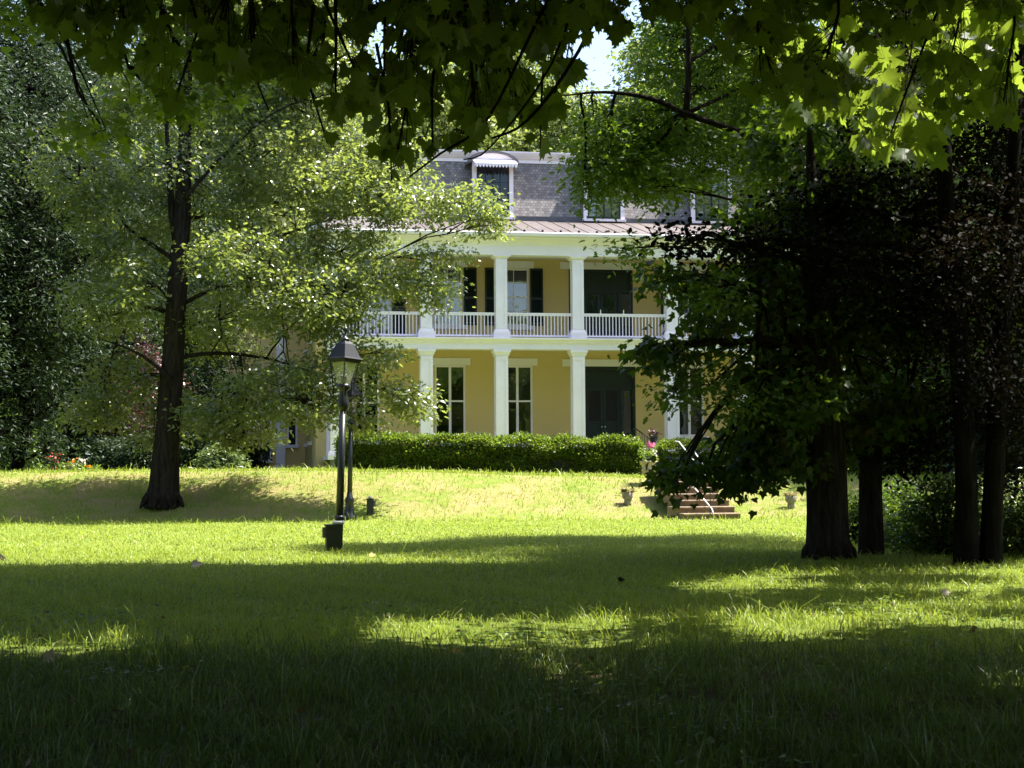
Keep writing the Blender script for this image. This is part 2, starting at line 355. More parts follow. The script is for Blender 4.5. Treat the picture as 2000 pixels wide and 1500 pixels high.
def fine(pts, rad, k=4):
    p, r = [pts[0]], [rad[0]]
    for i in range(len(pts) - 1):
        a, b = pts[max(i - 1, 0)], pts[min(i + 2, len(pts) - 1)]
        for j in range(1, k + 1):
            t = j / k; u, v = pts[i], pts[i + 1]
            p.append(.5 * (2 * u + (v - a) * t + (2 * a - 5 * u + 4 * v - b) * t * t + (3 * u - a - 3 * v + b) * t ** 3)); r.append(rad[i] + (rad[i + 1] - rad[i]) * t)
    return p, r
class Tree:
    def __init__(s, name, base, barkm, leafm, tmpl, size, **kw):
        s.e = empty(name, base, **kw); s.base = Vector(base); s.bm = MB(); s.barkm = barkm; s.leafm = leafm
        s.T = tmpl; s.size = size; s.samples = []; s.C = []; s.G = []; s.trunk = []; s.zlow = -9; s.rmax = .07
    def stem(s, pts, rad, n=10, keep=True):
        pts = [Vector(p) for p in pts]
        pts, rad = fine(pts, rad); s.bm.tube(pts, rad, n)
        if keep: s.trunk += list(zip(pts, rad))
        for a, b, in zip(pts[:-1], pts[1:]):
            for t in (0, .25, .5, .75): s.samples.append(a.lerp(b, t))
    def flare(s, p, r, lobes=6, h=.5, out=1.6):
        for k in range(lobes):
            a = 2 * math.pi * (k + random.uniform(-.3, .3)) / lobes
            d = Vector((math.cos(a), math.sin(a), 0)); p = Vector(p)
            s.bm.tube([p + d * r * .55 + Vector((0, 0, h * 1.3)), p + d * r * .8 + Vector((0, 0, h * .5)),
                       p + d * r * 1.15 + Vector((0, 0, .1)), p + d * r * out + Vector((0, 0, -.08))],
                      [r * .16, r * .26, r * .22, r * .06], 7)
    def limb(s, end, rel=.45, rise=.30, r=None, zmin=None):
        end = Vector(end)
        hd = lambda p: math.hypot(p.x - end.x, p.y - end.y)
        zl = s.zlow + random.uniform(0, 1.8)
        best = min(s.trunk, key=lambda q: abs(max(end.z - rise * hd(q[0]), zl) - q[0].z) + .55 * hd(q[0]))
        a, ra = best; r0 = min(ra * rel, s.rmax) if r is None else r
        L = (end - a).length
        mid = a.lerp(end, .5) + Vector((random.uniform(-.08, .08) * L, random.uniform(-.08, .08) * L, .10 * L))
        pts = []
        for i in range(8):
            t = i / 7
            p = a * (1 - t) ** 2 + mid * 2 * t * (1 - t) + end * t * t
            if 0 < i: p = p + Vector([random.gauss(0, .022 * L * min(t * 2, 1)) for _ in range(3)])
            pts.append(p)
        rad = [r0 * (1 - i / 7) ** .9 + .012 for i in range(8)]
        s.bm.tube(pts, rad, 6)
        for i in range(2, 7):
            for t in (0, .33, .66): s.samples.append(pts[i].lerp(pts[i + 1], t))
        return pts
    def blob(s, c, rad, n, sig=.28, sub=3, per=1.0, hollow=.45, rise=.3):
        c = Vector(c); pts = s.limb(c, rise=rise)
        for _ in range(sub):
            d = Vector(unit(rng.normal(size=3))); e = c + Vector((d.x * rad[0], d.y * rad[1], d.z * rad[2])) * .75
            a = pts[random.randint(3, 6)]; m = a.lerp(e, .5) + Vector((0, 0, .08 * (e - a).length))
            q = [a, a.lerp(m, .6), m.lerp(e, .4), e]
            g_ = s.rmax / .07; s.bm.tube(q, [.03 * g_, .024 * g_, .016 * g_, .006], 4)
            for t in (.3, .6, 1):
                s.samples.append(a.lerp(m, t)); s.samples.append(m.lerp(e, t))
        u = unit(rng.normal(size=(n, 3))) * (hollow + (1 - hollow) * rng.uniform(0, 1, (n, 1)) ** .6)
        P = np.array(c) + u * np.array(rad)
        s.C.append(P); s.G.append(np.full(n, sig))
    def pixblobs(s, Y, rows, sig=.28, dens=1.0, sub=3, rise=.3):
        for row in rows:
            px, py, rx, ry, dy, ry_m = row[:6]
            YY = Y + dy; k = F / YY
            rx_, rz_ = rx / k, ry / k
            vol = rx_ * ry_m + rz_ * ry_m + rx_ * rz_
            n = max(6, int(dens * 14 * vol * (row[6] if len(row) > 6 else 1)))
            s.blob(at(px, py, YY), (rx_, ry_m, rz_), n, sig, sub, rise=rise)
    def finish(s, per=40, twig=.006, droop=.5, up=1.0, spread=.5, flat=.55, maxtwig=3.0, ntwig=1.0):
        C = np.concatenate(s.C); G = np.concatenate(s.G)
        SP = np.array([list(p) for p in s.samples])
        for c in C:
            if ntwig < 1 and random.random() > ntwig: continue
            d = np.linalg.norm(SP - c, axis=1); i = int(np.argmin(d))
            if d[i] > maxtwig or d[i] < .02: continue
            a = Vector(SP[i]); e = Vector(c); m = a.lerp(e, .5) + Vector((random.gauss(0, .06), random.gauss(0, .06), .08)) * d[i]
            s.bm.tube([a, m, e], [twig * 2.2, twig * 1.5, twig * .7], 3)
        s.bm.build('trunk', s.barkm, s.e, s.base, True)
        V, f, z = leaf_verts(*cluster_leaves(C, G, per, s.size, droop, flat, up, spread), s.T)
        npmesh('crown', V, f, z, s.leafm, s.e, s.base)
        return s.e

# ================================================================ ground
def ground():
    xs = np.concatenate([[-600, -300, -150, -80, -50], np.arange(-34, 34.01, .5), [50, 80, 150, 300, 600]])
    ys = np.concatenate([[-300, -120, -60, -30, -12], np.arange(-4, 64.01, .5), [70, 80, 100, 130, 170, 230, 400, 900]])
    X, Y = np.meshgrid(xs, ys); Z = gz(X, Y)
    V = np.stack([X, Y, Z], -1).reshape(-1, 3); nx, ny = len(xs), len(ys)
    i = np.arange(nx - 1)[None] + np.arange(ny - 1)[:, None] * nx
    Fq = np.stack([i, i + 1, i + 1 + nx, i + nx], -1).reshape(-1)
    npmesh('ground', V, Fq, np.full(Fq.size // 4, 4), M['ground'], smooth=True)['kind'] = 'structure'
ground()
def grass():
    Vs, Fs, Zs, Ms, base = [], [], [], [], 0
    def zone(y0, y1, dens, h, wd, lean, clump=0):
        nonlocal base
        area = (y1 - y0) * (y0 + y1) * .385 + (y1 - y0) * 1.6
        n = int(area * dens)
        y = np.sqrt(rng.uniform(y0 ** 2, y1 ** 2, n)); x = rng.uniform(-1, 1, n) * (y * .37 + .9)
        if clump:
            q = np.sin(x * 2.3 + 1.7 * np.sin(y * 1.9)) * np.sin(y * 2.9 + 1.3 * np.sin(x * 3.1)) + .5 * np.sin(x * 7.1 + y * 5.3)
            keep = rng.uniform(-1.6, 1.0, n) < q * clump + .25; x, y = x[keep], y[keep]; n = len(x)
        hh = h * rng.lognormal(0, .35, n) * (1 if y0 > 14 else .85 + .28 * np.sin(x * 1.9 + 1.5 * np.sin(y * 1.3)) * np.sin(y * 2.2 + np.sin(x * 2.7)) + .18 * np.sin(x * 6.1 + y * 4.3)); ww = wd * rng.uniform(.6, 1.3, n)
        P = np.stack([x, y, gz(x, y) - .01], -1)
        a = rng.uniform(0, 2 * np.pi, n); side = np.stack([np.cos(a), np.sin(a), 0 * a], -1)
        b = rng.uniform(0, 2 * np.pi, n); ln = np.stack([np.cos(b), np.sin(b), 0 * b], -1) * (hh * lean * np.abs(rng.normal(.6, .5, n)))[:, None]
        upv = np.array([0, 0, 1.0])
        m1 = P + upv * hh[:, None] * .45 + ln * .18; m2 = P + upv * hh[:, None] * .8 + ln * .55
        tip = P + upv * (hh * np.clip(1 - .25 * lean * rng.uniform(0, 1.5, n), .5, 1))[:, None] + ln * 1.15
        s = side * ww[:, None] / 2
        V = np.stack([P - s, P + s, m1 - s * .9, m1 + s * .9, m2 - s * .6, m2 + s * .6, tip], 1)
        fl = np.array([0, 1, 3, 2, 2, 3, 5, 4, 4, 5, 6])
        Vs.append(V.reshape(-1, 3)); Fs.append((fl[None] + (np.arange(n) * 7)[:, None] + base).ravel())
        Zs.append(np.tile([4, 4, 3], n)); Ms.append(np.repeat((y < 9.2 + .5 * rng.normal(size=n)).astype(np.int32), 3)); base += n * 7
    zone(3.6, 6.5, 1500, .085, .0050, .9)
    zone(6.5, 9.3, 1500, .080, .0052, .9)
    zone(9.3, 11.0, 1000, .075, .0058, 1.2, .8)
    zone(3.6, 8.5, 220, .16, .0060, 1.0, 1.0)
    zone(8.5, 11.4, 110, .12, .0055, 1.0, 1.0)
    zone(11.0, 15, 900, .055, .007, 1.3)
    zone(11.0, 15, 60, .10, .006, 1.0, 1.0)
    zone(15, 22, 480, .050, .009, 1.2)
    zone(22, 33, 220, .045, .013, 1.2)
    zone(31.5, 38, 45, .12, .016, 1.1, 1.0)
    zone(33, 45, 120, .055, .016, .7, .6)
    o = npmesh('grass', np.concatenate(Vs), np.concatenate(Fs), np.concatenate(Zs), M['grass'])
    o.data.materials.append(M['rough_shade_grass']); o.data.polygons.foreach_set('material_index', np.concatenate(Ms))
    tag(o, 'green grass blades growing over the lawn and the bank', 'grass', kind='stuff')
grass()

# ================================================================ mansion
TH = R(9.5)
P0 = at(978, 915, 58.0); P0.z = 0
EX = Vector((math.cos(TH), math.sin(TH), 0)); EY = Vector((-math.sin(TH), math.cos(TH), 0))
def hp(px, py, dep):                                 # a pixel on the plane dep metres behind the columns -> (x, z)
    d = ray(px, py); O = Vector((0, 0, CAM_Z))
    t = (P0 + EY * dep - O).dot(EY) / d.dot(EY); p = O + d * t
    return (p - P0).dot(EX), p.z
hx = lambda px, dep, py=700: hp(px, py, dep)[0]
hz = lambda py, dep, px=1000: hp(px, py, dep)[1]
H = empty('mansion', (P0.x, P0.y, 0), TH, label='yellow two storey mansion with white columned porches and a slate mansard roof', cat='house')
ZF = 1.62                                            # porch floor
WD = 3.8                                             # wall plane behind the columns
colx = [hx(657, 0), hx(832, 0), hx(978.5, 0), hx(1128, 0), hx(1311, 0)]
ax_ = (colx[3] + colx[4]) / 2
colx = colx + [2 * ax_ - c for c in colx[2::-1]]
XL = hx(617, WD); XR = 2 * ax_ - XL
zb0, zb1 = hz(682, -.3), hz(663, -.3)                # lower beam
ze0, ze1, zg = hz(498, -.3), hz(477, -.3), hz(453, -.75)   # entablature, gutter top
zm0, zm1, zm2 = hz(430, 4.5), hz(319, 5.1), hz(297, 4.9)   # mansard foot, top, cornice top
PX0, PX1 = colx[0] - .34, colx[-1] + .34

def square_column(x, z0, z1, foot, cap, hw=.235):
    b = MB()
    b.box(x - hw, x + hw, -hw, hw, z0 + foot, z1 - cap)
    for sx in (-1, 1):                               # raised stiles leave a sunk panel
        b.box(x + sx * (hw - .055) - .05, x + sx * (hw - .055) + .05, -hw - .022, -hw + .003, z0 + foot + .01, z1 - cap - .01)
    b.box(x - hw + .105, x + hw - .105, -hw - .021, -hw + .003, z1 - cap - .16, z1 - cap - .012)
    b.box(x - hw + .105, x + hw - .105, -hw - .021, -hw + .003, z0 + foot + .012, z0 + foot + .2)
    if foot:
        b.frus(x, 0, z0 + foot * .62, z0 + foot, .30, .30, hw + .025, hw + .025); b.box(x - .315, x + .315, -.315, .315, z0, z0 + foot * .62)
    if cap:
        b.frus(x, 0, z1 - cap, z1 - cap * .45, hw + .03, hw + .03, .31, .31); b.box(x - .335, x + .335, -.335, .335, z1 - cap * .45, z1)
    return b
for x in colx:
    c = square_column(x, ZF, zb0, .16, .24).build('column', M['white'], H)
    c = square_column(x, zb1 + .06, ze0, .34, .12, .22).build('column', M['white'], H)
# porch base, floors, ceilings
MB().box(PX0, PX1, -.42, WD - .005, ZF - .16, ZF).build('porch_floor', M['cream'], H)
MB().box(PX0 + .1, PX1 - .1, -.3, -.1, .6, ZF - .162).build('porch_foundation', M['stone'], H)
b = MB(); b.profx([(-.3, zb0), (-.3, zb1 - .16), (-.36, zb1 - .12), (-.36, zb1 - .08), (-.46, zb1), (-.46, zb1 + .06), (.3, zb1 + .06), (.3, zb0)], PX0, PX1)
b.build('balcony_beam', M['white'], H)
MB().box(PX0, PX1, .302, WD - .005, zb1 - .10, zb1 + .055).build('balcony_floor', M['soffit'], H)
b = MB(); ym = -.3
b.profx([(ym, ze0), (ym, ze1 - .05), (ym - .05, ze1), (ym - .05, ze1 + .03), (ym - .16, ze1 + .10), (ym - .34, zg - .22), (ym - .38, zg - .17), (.3, zg - .17), (.3, ze0)], PX0, PX1)
b.box(PX0, PX0 + .5, .302, WD - .01, ze0, zg - .175); b.box(PX1 - .5, PX1, .302, WD - .01, ze0, zg - .175)
b.build('entablature', M['white'], H)
b = MB(); b.profx([(ym - .36, zg - .165), (ym - .47, zg - .13), (ym - .50, zg - .02), (ym - .48, zg), (ym - .40, zg - .01), (ym - .30, zg - .1)], PX0 - .2, PX1 + .2)
b.build('gutter', M['white'], H)
MB().box(PX0 + .502, PX1 - .502, .302, WD - .01, ze0 + .42, ze0 + .5).build('porch_ceiling', M['soffit'], H)
# tin porch roof with standing seams
b = MB(); y0, y1 = ym - .42, 4.75; zr0, zr1 = zg - .03, zm0 + .05
b.profx([(y0, zr0), (y1, zr1), (y1, zr1 - .1), (y0 + .02, zr0 - .05)], PX0 - .2, PX1 + .2)
x = PX0
while x < PX1:
    b.profx([(y0, zr0 + .022), (y1, zr1 + .022), (y1, zr1 - .02), (y0, zr0 - .02)], x, x + .03); x += .62
b.build('porch_roof', M['tin'], H)
rb = None; x = PX0 + .35
while x < PX1:
    if rb is None:
        rb = MB().box(-.022, .022, -.05, .05, 0, .13).box(-.045, .045, -.05, -.03, .05, .13).build('roof_bracket', M['lead'], H)
    q = rb if x < PX0 + .4 else rb.copy()
    if q is not rb: col.objects.link(q)
    q.location = (x, ym - .33, zg - .02); x += .70

# front wall with openings
def wall_holes(b, x0, x1, z0, z1, holes, y, rev=.16):
    xs = sorted({x0, x1} | {h[0] for h in holes} | {h[1] for h in holes}); zs = sorted({z0, z1} | {h[2] for h in holes} | {h[3] for h in holes})
    for a, c in zip(xs[:-1], xs[1:]):
        for d, e in zip(zs[:-1], zs[1:]):
            mx, mz = (a + c) / 2, (d + e) / 2
            if any(h[0] < mx < h[1] and h[2] < mz < h[3] for h in holes): continue
            b.add([(a, y, d), (c, y, d), (c, y, e), (a, y, e)], [(0, 1, 2, 3)])
    for a, c, d, e in holes:
        b.add([(a, y, d), (a, y + rev, d), (a, y + rev, e), (a, y, e)], [(0, 1, 2, 3)])
        b.add([(c, y, d), (c, y, e), (c, y + rev, e), (c, y + rev, d)], [(0, 1, 2, 3)])
        b.add([(a, y, e), (a, y + rev, e), (c, y + rev, e), (c, y, e)], [(0, 1, 2, 3)])
        b.add([(a, y, d), (c, y, d), (c, y + rev, d), (a, y + rev, d)], [(0, 1, 2, 3)])
mir = lambda r: (2 * ax_ - r[1], 2 * ax_ - r[0], r[2], r[3])
zwt, zws = hz(524, WD), hz(636, WD)
gwt, gwb = hz(714, WD), hz(853, WD)
upw = [(hx(846, WD), hx(904, WD), zws, zwt), (hx(975, WD), hx(1034, WD), zws, zwt)]
upL = (hx(706, WD), hx(764, WD), zb1 + .1, zwt)
gw = [(hx(849, WD), hx(909, WD), gwb, gwt), (hx(981, WD), hx(1040, WD), gwb, gwt)]
gwL = (hx(681, WD), hx(741, WD), gwb - .15, gwt)
dU = (hx(1112, WD), hx(1237, WD), zb1 + .07, hz(524, WD)); dG = (hx(1115, WD), hx(1240, WD), ZF, hz(715, WD))
upR = [mir(upw[1]), mir(upw[0]), mir(upL)]; gR = [mir(gw[1]), mir(gw[0]), mir(gwL)]
g3 = (hx(1318, WD), hx(1374, WD), gwb, gwt); gR[0] = g3
wR = upR[0][1] - upR[0][0]; upR[0] = (hx(1318, WD), hx(1318, WD) + wR, zws, zwt)
ZW = zr0 + .6
b = MB()
wall_holes(b, XL, XR, .6, ZW, upw + upR + gw + gR + [upL, gwL, dU, dG], WD)
b.add([(XR, WD, .6), (XR, 26, .6), (XR, 26, ZW), (XR, WD, ZW)], [(0, 1, 2, 3)])
b.add([(XL, 26, .6), (XR, 26, .6), (XR, 26, ZW), (XL, 26, ZW)], [(0, 3, 2, 1)])
def spos(px, py):                                    # pixel on the side wall plane -> (depth, z)
    d = ray(px, py); O = Vector((0, 0, CAM_Z))
    t = (P0 + EX * XL - O).dot(EX) / d.dot(EX); p = O + d * t
    return (p - P0).dot(EY), p.z
swin = [(8.2, 9.4, 2.3, 4.6), (14.0, 15.2, 2.3, 4.6), (8.2, 9.4, 6.6, 8.9), (14.0, 15.2, 6.6, 8.9)]
sb = MB(); wall_holes(sb, -26, -WD, .6, ZW, [(-d1, -d0, a, e) for d0, d1, a, e in swin], 0, .16)
b.add([(XL + y, -x, z) for x, y, z in sb.v], sb.f)
b.build('wall', M['wall'], H)
MB().box(XL + .3, XR - .3, WD + 1.0, 25.5, .7, ZW - .1).build('interior', M['dark_inside'], H)
MB().box(XL - .25, XR + .25, WD - .3, 26.3, ZW + .002, ZW + .25).build('body_cornice', M['white'], H)
# pilaster at the porch end, lintels
for xq in (colx[0], colx[-1]):
    MB().box(xq - .2, xq + .2, WD - .12, WD - .003, ZF, zb1 - .11).box(xq - .2, xq + .2, WD - .12, WD - .003, zb1 + .06, ze0 + .41).build('pilaster', M['white'], H)
def lintel(r, over=.2, h=.29):
    return MB().box(r[0] - over, r[1] + over, WD - .05, WD - .002, r[3] + .002, r[3] + h)

def window(r, grid, stone_sill=True, curtain=None, frame='white', lower=0):
    x0, x1, z0, z1 = r; y = WD + .06; f = MB(); t = .075
    f.box(x0, x0 + t, y - .02, y + .05, z0, z1).box(x1 - t, x1, y - .02, y + .05, z0, z1)
    f.box(x0 + t, x1 - t, y - .02, y + .05, z1 - t, z1).box(x0 + t, x1 - t, y - .02, y + .05, z0, z0 + t + lower)
    nx, nz, bar = grid
    for i in range(1, nx):
        xx = x0 + (x1 - x0) * i / nx; f.box(xx - bar, xx + bar, y, y + .045, z0 + t + lower, z1 - t)
    for i in range(1, nz):
        zz = z0 + lower + (z1 - z0 - lower) * i / nz; br = .035 if i * 2 == nz else .014
        f.box(x0 + t, x1 - t, y - .004, y + .04, zz - br, zz + br)
    fo = f.build('window', M[frame], H)
    MB().add([(x0 + .04, y + .03, z0 + .03 + lower), (x1 - .04, y + .03, z0 + .03 + lower), (x1 - .04, y + .03, z1 - .03), (x0 + .04, y + .03, z1 - .03)], [(0, 1, 2, 3)]).build('pane', M['glass'], fo)
    if stone_sill:
        MB().box(x0 - .16, x1 + .16, WD - .1, WD + .055, z0 - .16, z0 - .002).build('sill', M['white'], fo)
    lo = lintel(r).build('lintel', M['white'], fo)
    if curtain:
        for a, c, zt in curtain:
            cb = MB(); n = 9
            for i in range(n):
                u = x0 + (x1 - x0) * (a + (c - a) * i / n); v = x0 + (x1 - x0) * (a + (c - a) * (i + 1) / n)
                cb.add([(u, WD + .25 + .03 * (i % 2), z0), (v, WD + .25 + .03 * ((i + 1) % 2), z0), (v, WD + .25 + .03 * ((i + 1) % 2), z0 + (z1 - z0) * zt), (u, WD + .25 + .03 * (i % 2), z0 + (z1 - z0) * zt)], [(0, 1, 2, 3)])
            cb.build('curtain', M['curtain'], fo)
    return fo
def shutter(x0, x1, z0, z1):
    b = MB(); y = WD - .075; t = .06
    b.box(x0, x0 + t, y, WD - .004, z0, z1).box(x1 - t, x1, y, WD - .004, z0, z1)
    zm = z0 + (z1 - z0) * .45
    for zz in (z0, zm, z1 - .09): b.box(x0 + t, x1 - t, y, WD - .004, zz, zz + .09)
    z = z0 + .11
    while z < z1 - .12:
        if not zm - .05 < z < zm + .1:
            b.add([(x0 + t, y + .012, z), (x1 - t, y + .012, z), (x1 - t, y + .05, z + .06), (x0 + t, y + .05, z + .06)], [(0, 1, 2, 3)])
        z += .055
    b.build('shutter', M['green'], H)
sh = hx(933, WD) - hx(907, WD)
for i, r in enumerate(upw + upR[:2]):
    cu = [(.02, .3, 1), (.72, .98, 1)] if i in (0, 2) else [(.02, .35, .9), (.55, .98, .62)]
    window(r, (2, 4, .014), True, cu)
    shutter(r[0] - sh - .03, r[0] - .04, r[2], r[3]); shutter(r[1] + .04, r[1] + sh + .03, r[2], r[3])
for r in (upL, upR[2]):
    window(r, (4, 3, .03), False)
    shutter(r[0] - sh - .03, r[0] - .04, r[2], r[3]); shutter(r[1] + .04, r[1] + sh + .03, r[2], r[3])
for i, r in enumerate(gw + gR[:2]): window(r, (2, 2, .05), True, None, lower=.0)
for r in (gwL, gR[2]): window(r, (2, 2, .05), True)
for r in gw + gR[:2]:                                # white panel below each tall window
    MB().box(r[0] + .02, r[1] - .02, WD - .05, WD - .003, ZF + .02, r[2] - .165).build('window_apron', M['white'], H)
def entry(r, z_tr, leafs, glass_up):
    x0, x1, z0, z1 = r; y = WD + .04
    b = MB(); b.box(x0, x1, WD + .1, WD + .14, z0, z1)                      # backing
    b.box(x0, x0 + .1, y - .06, WD + .1, z0, z1).box(x1 - .1, x1, y - .06, WD + .1, z0, z1).box(x0 + .1, x1 - .1, y - .06, WD + .1, z1 - .12, z1)
    b.box(x0 + .1, x1 - .1, y - .04, WD + .1, z_tr - .05, z_tr + .05)
    sw = (x1 - x0) * .21
    for xx in (x0 + sw, x1 - sw): b.box(xx - .07, xx + .07, y - .045, WD + .1, z0, z_tr - .05)
    fr = b.build('doorway', M['green'], H)
    lintel(r, .35).build('lintel', M['white'], fr)
    n = leafs; a, c = x0 + sw + .07, x1 - sw - .07
    for k in range(n):
        d0 = a + (c - a) * k / n + .01; d1 = a + (c - a) * (k + 1) / n - .01
        d = MB(); d.box(d0, d0 + .1, y, WD + .099, z0 + .02, z_tr - .06).box(d1 - .1, d1, y, WD + .099, z0 + .02, z_tr - .06)
        hh = z_tr - z0
        for q in (.02, .30, .47, .955): d.box(d0 + .1, d1 - .1, y, WD + .099, z0 + hh * q, z0 + hh * q + .1)
        do = d.build('door', M['green'], fr)
        MB().add([(d0 + .1, y + .03, z0 + hh * .5), (d1 - .1, y + .03, z0 + hh * .5), (d1 - .1, y + .03, z0 + hh * .96), (d0 + .1, y + .03, z0 + hh * .96)], [(0, 1, 2, 3)]).build('pane', M['glass'] if glass_up else M['dark_inside'], do)
        MB().ball((d1 - .06 if k == 0 else d0 + .06, y - .03, z0 + hh * .42), .03).build('handle', M['steel'], do)
    for xa, xb in ((x0 + .1, x0 + sw - .07), (x1 - sw + .07, x1 - .1)):
        MB().add([(xa, y + .04, z0 + .9), (xb, y + .04, z0 + .9), (xb, y + .04, z_tr - .1), (xa, y + .04, z_tr - .1)], [(0, 1, 2, 3)]).build('sidelight', M['glass'], fr)
entry(dU, dU[2] + (dU[3] - dU[2]) * .72, 2, True)
entry(dG, dG[2] + (dG[3] - dG[2]) * .76, 2, False)
MB().box(dU[0] - .5, dU[0] - .35, WD - .09, WD - .005, dU[2] + .3, dU[3] - .02)
# side wall windows
for d0, d1, a, e in swin:
    f = MB(); x = XL + .06
    f.box(x, x + .05, d0, d0 + .1, a, e).box(x, x + .05, d1 - .1, d1, a, e).box(x, x + .05, d0 + .1, d1 - .1, e - .1, e).box(x, x + .05, d0 + .1, d1 - .1, a, a + .1)
    f.box(x, x + .05, d0 + .1, d1 - .1, (a + e) / 2 - .03, (a + e) / 2 + .03)
    fo = f.build('window', M['white'], H)
    MB().add([(x + .03, d0 + .05, a), (x + .03, d1 - .05, a), (x + .03, d1 - .05, e), (x + .03, d0 + .05, e)], [(0, 3, 2, 1)]).build('pane', M['glass'], fo)
    MB().box(XL - .14, XL + .05, d0 - .15, d1 + .15, a - .17, a - .003).build('sill', M['white'], fo)
# balcony railings between the upper columns
bal = None; nb = 0
for k in range(len(colx) - 1):
    x0, x1 = colx[k] + .225, colx[k + 1] - .225
    zt, zbm = hz(611, 0), hz(656, 0); 
    rl = MB().box(x0, x1, -.045, .045, zt - .05, zt).box(x0, x1, -.03, .03, zt - .11, zt - .05).box(x0, x1, -.035, .035, zbm - .03, zbm + .035).build('railing', M['white'], H)
    n = int(round((x1 - x0) / .132)); rest = MB()
    for i in range(1, n):
        xx = x0 + (x1 - x0) * i / n
        if k < 4:
            if bal is None: bal = MB().box(-.016, .016, -.016, .016, zbm + .036, zt - .111).build('baluster', M['white'], rl); q = bal
            else: q = bal.copy(); col.objects.link(q); q.parent = rl
            q.location = (xx, 0, 0); nb += 1
        else: rest.box(xx - .016, xx + .016, -.016, .016, zbm + .036, zt - .111)
    if rest.v: rest.build('baluster_row', M['white'], rl)
for pxo in (1173, 1218):
    zt = hz(611, 0); MB().lathe([(.03, 0), (.035, .02), (.016, .05), (.022, .10), (.016, .14), (.004, .17)], 8, (hx(pxo, 0, 612), 0, zt + .002)).build('rail_finial', M['cream'], H)
# mansard
MX0, MX1 = hx(765, 4.5), 2 * ax_ - hx(765, 4.5)
b = MB(); sp = .55
b.add([(MX0, 4.5, zm0), (MX1, 4.5, zm0), (MX1, 18, zm0), (MX0, 18, zm0), (MX0 + sp, 4.5 + sp, zm1), (MX1 - sp, 4.5 + sp, zm1), (MX1 - sp, 18 - sp, zm1), (MX0 + sp, 18 - sp, zm1)],
      [(0, 1, 5, 4), (1, 2, 6, 5), (2, 3, 7, 6), (3, 0, 4, 7), (4, 5, 6, 7)])
b.build('mansard_roof', M['slate'], H)
MB().box(MX0 - .1, MX1 + .1, 4.38, 4.497, zm0 - .05, zm0 + .15).build('mansard_flashing', M['lead'], H)
b = MB(); c0, c1 = MX0 + sp, MX1 - sp; yb = 4.5 + sp
b.profx([(yb - .04, zm1), (yb - .04, zm1 + .13), (yb - .12, zm1 + .17), (yb - .24, zm1 + .3), (yb - .30, zm2 - .05), (yb - .30, zm2), (17.6, zm2), (17.6, zm1 + .002), (yb + .2, zm1 + .002)], c0 - .15, c1 + .15)
b.build('mansard_cornice', M['white'], H)
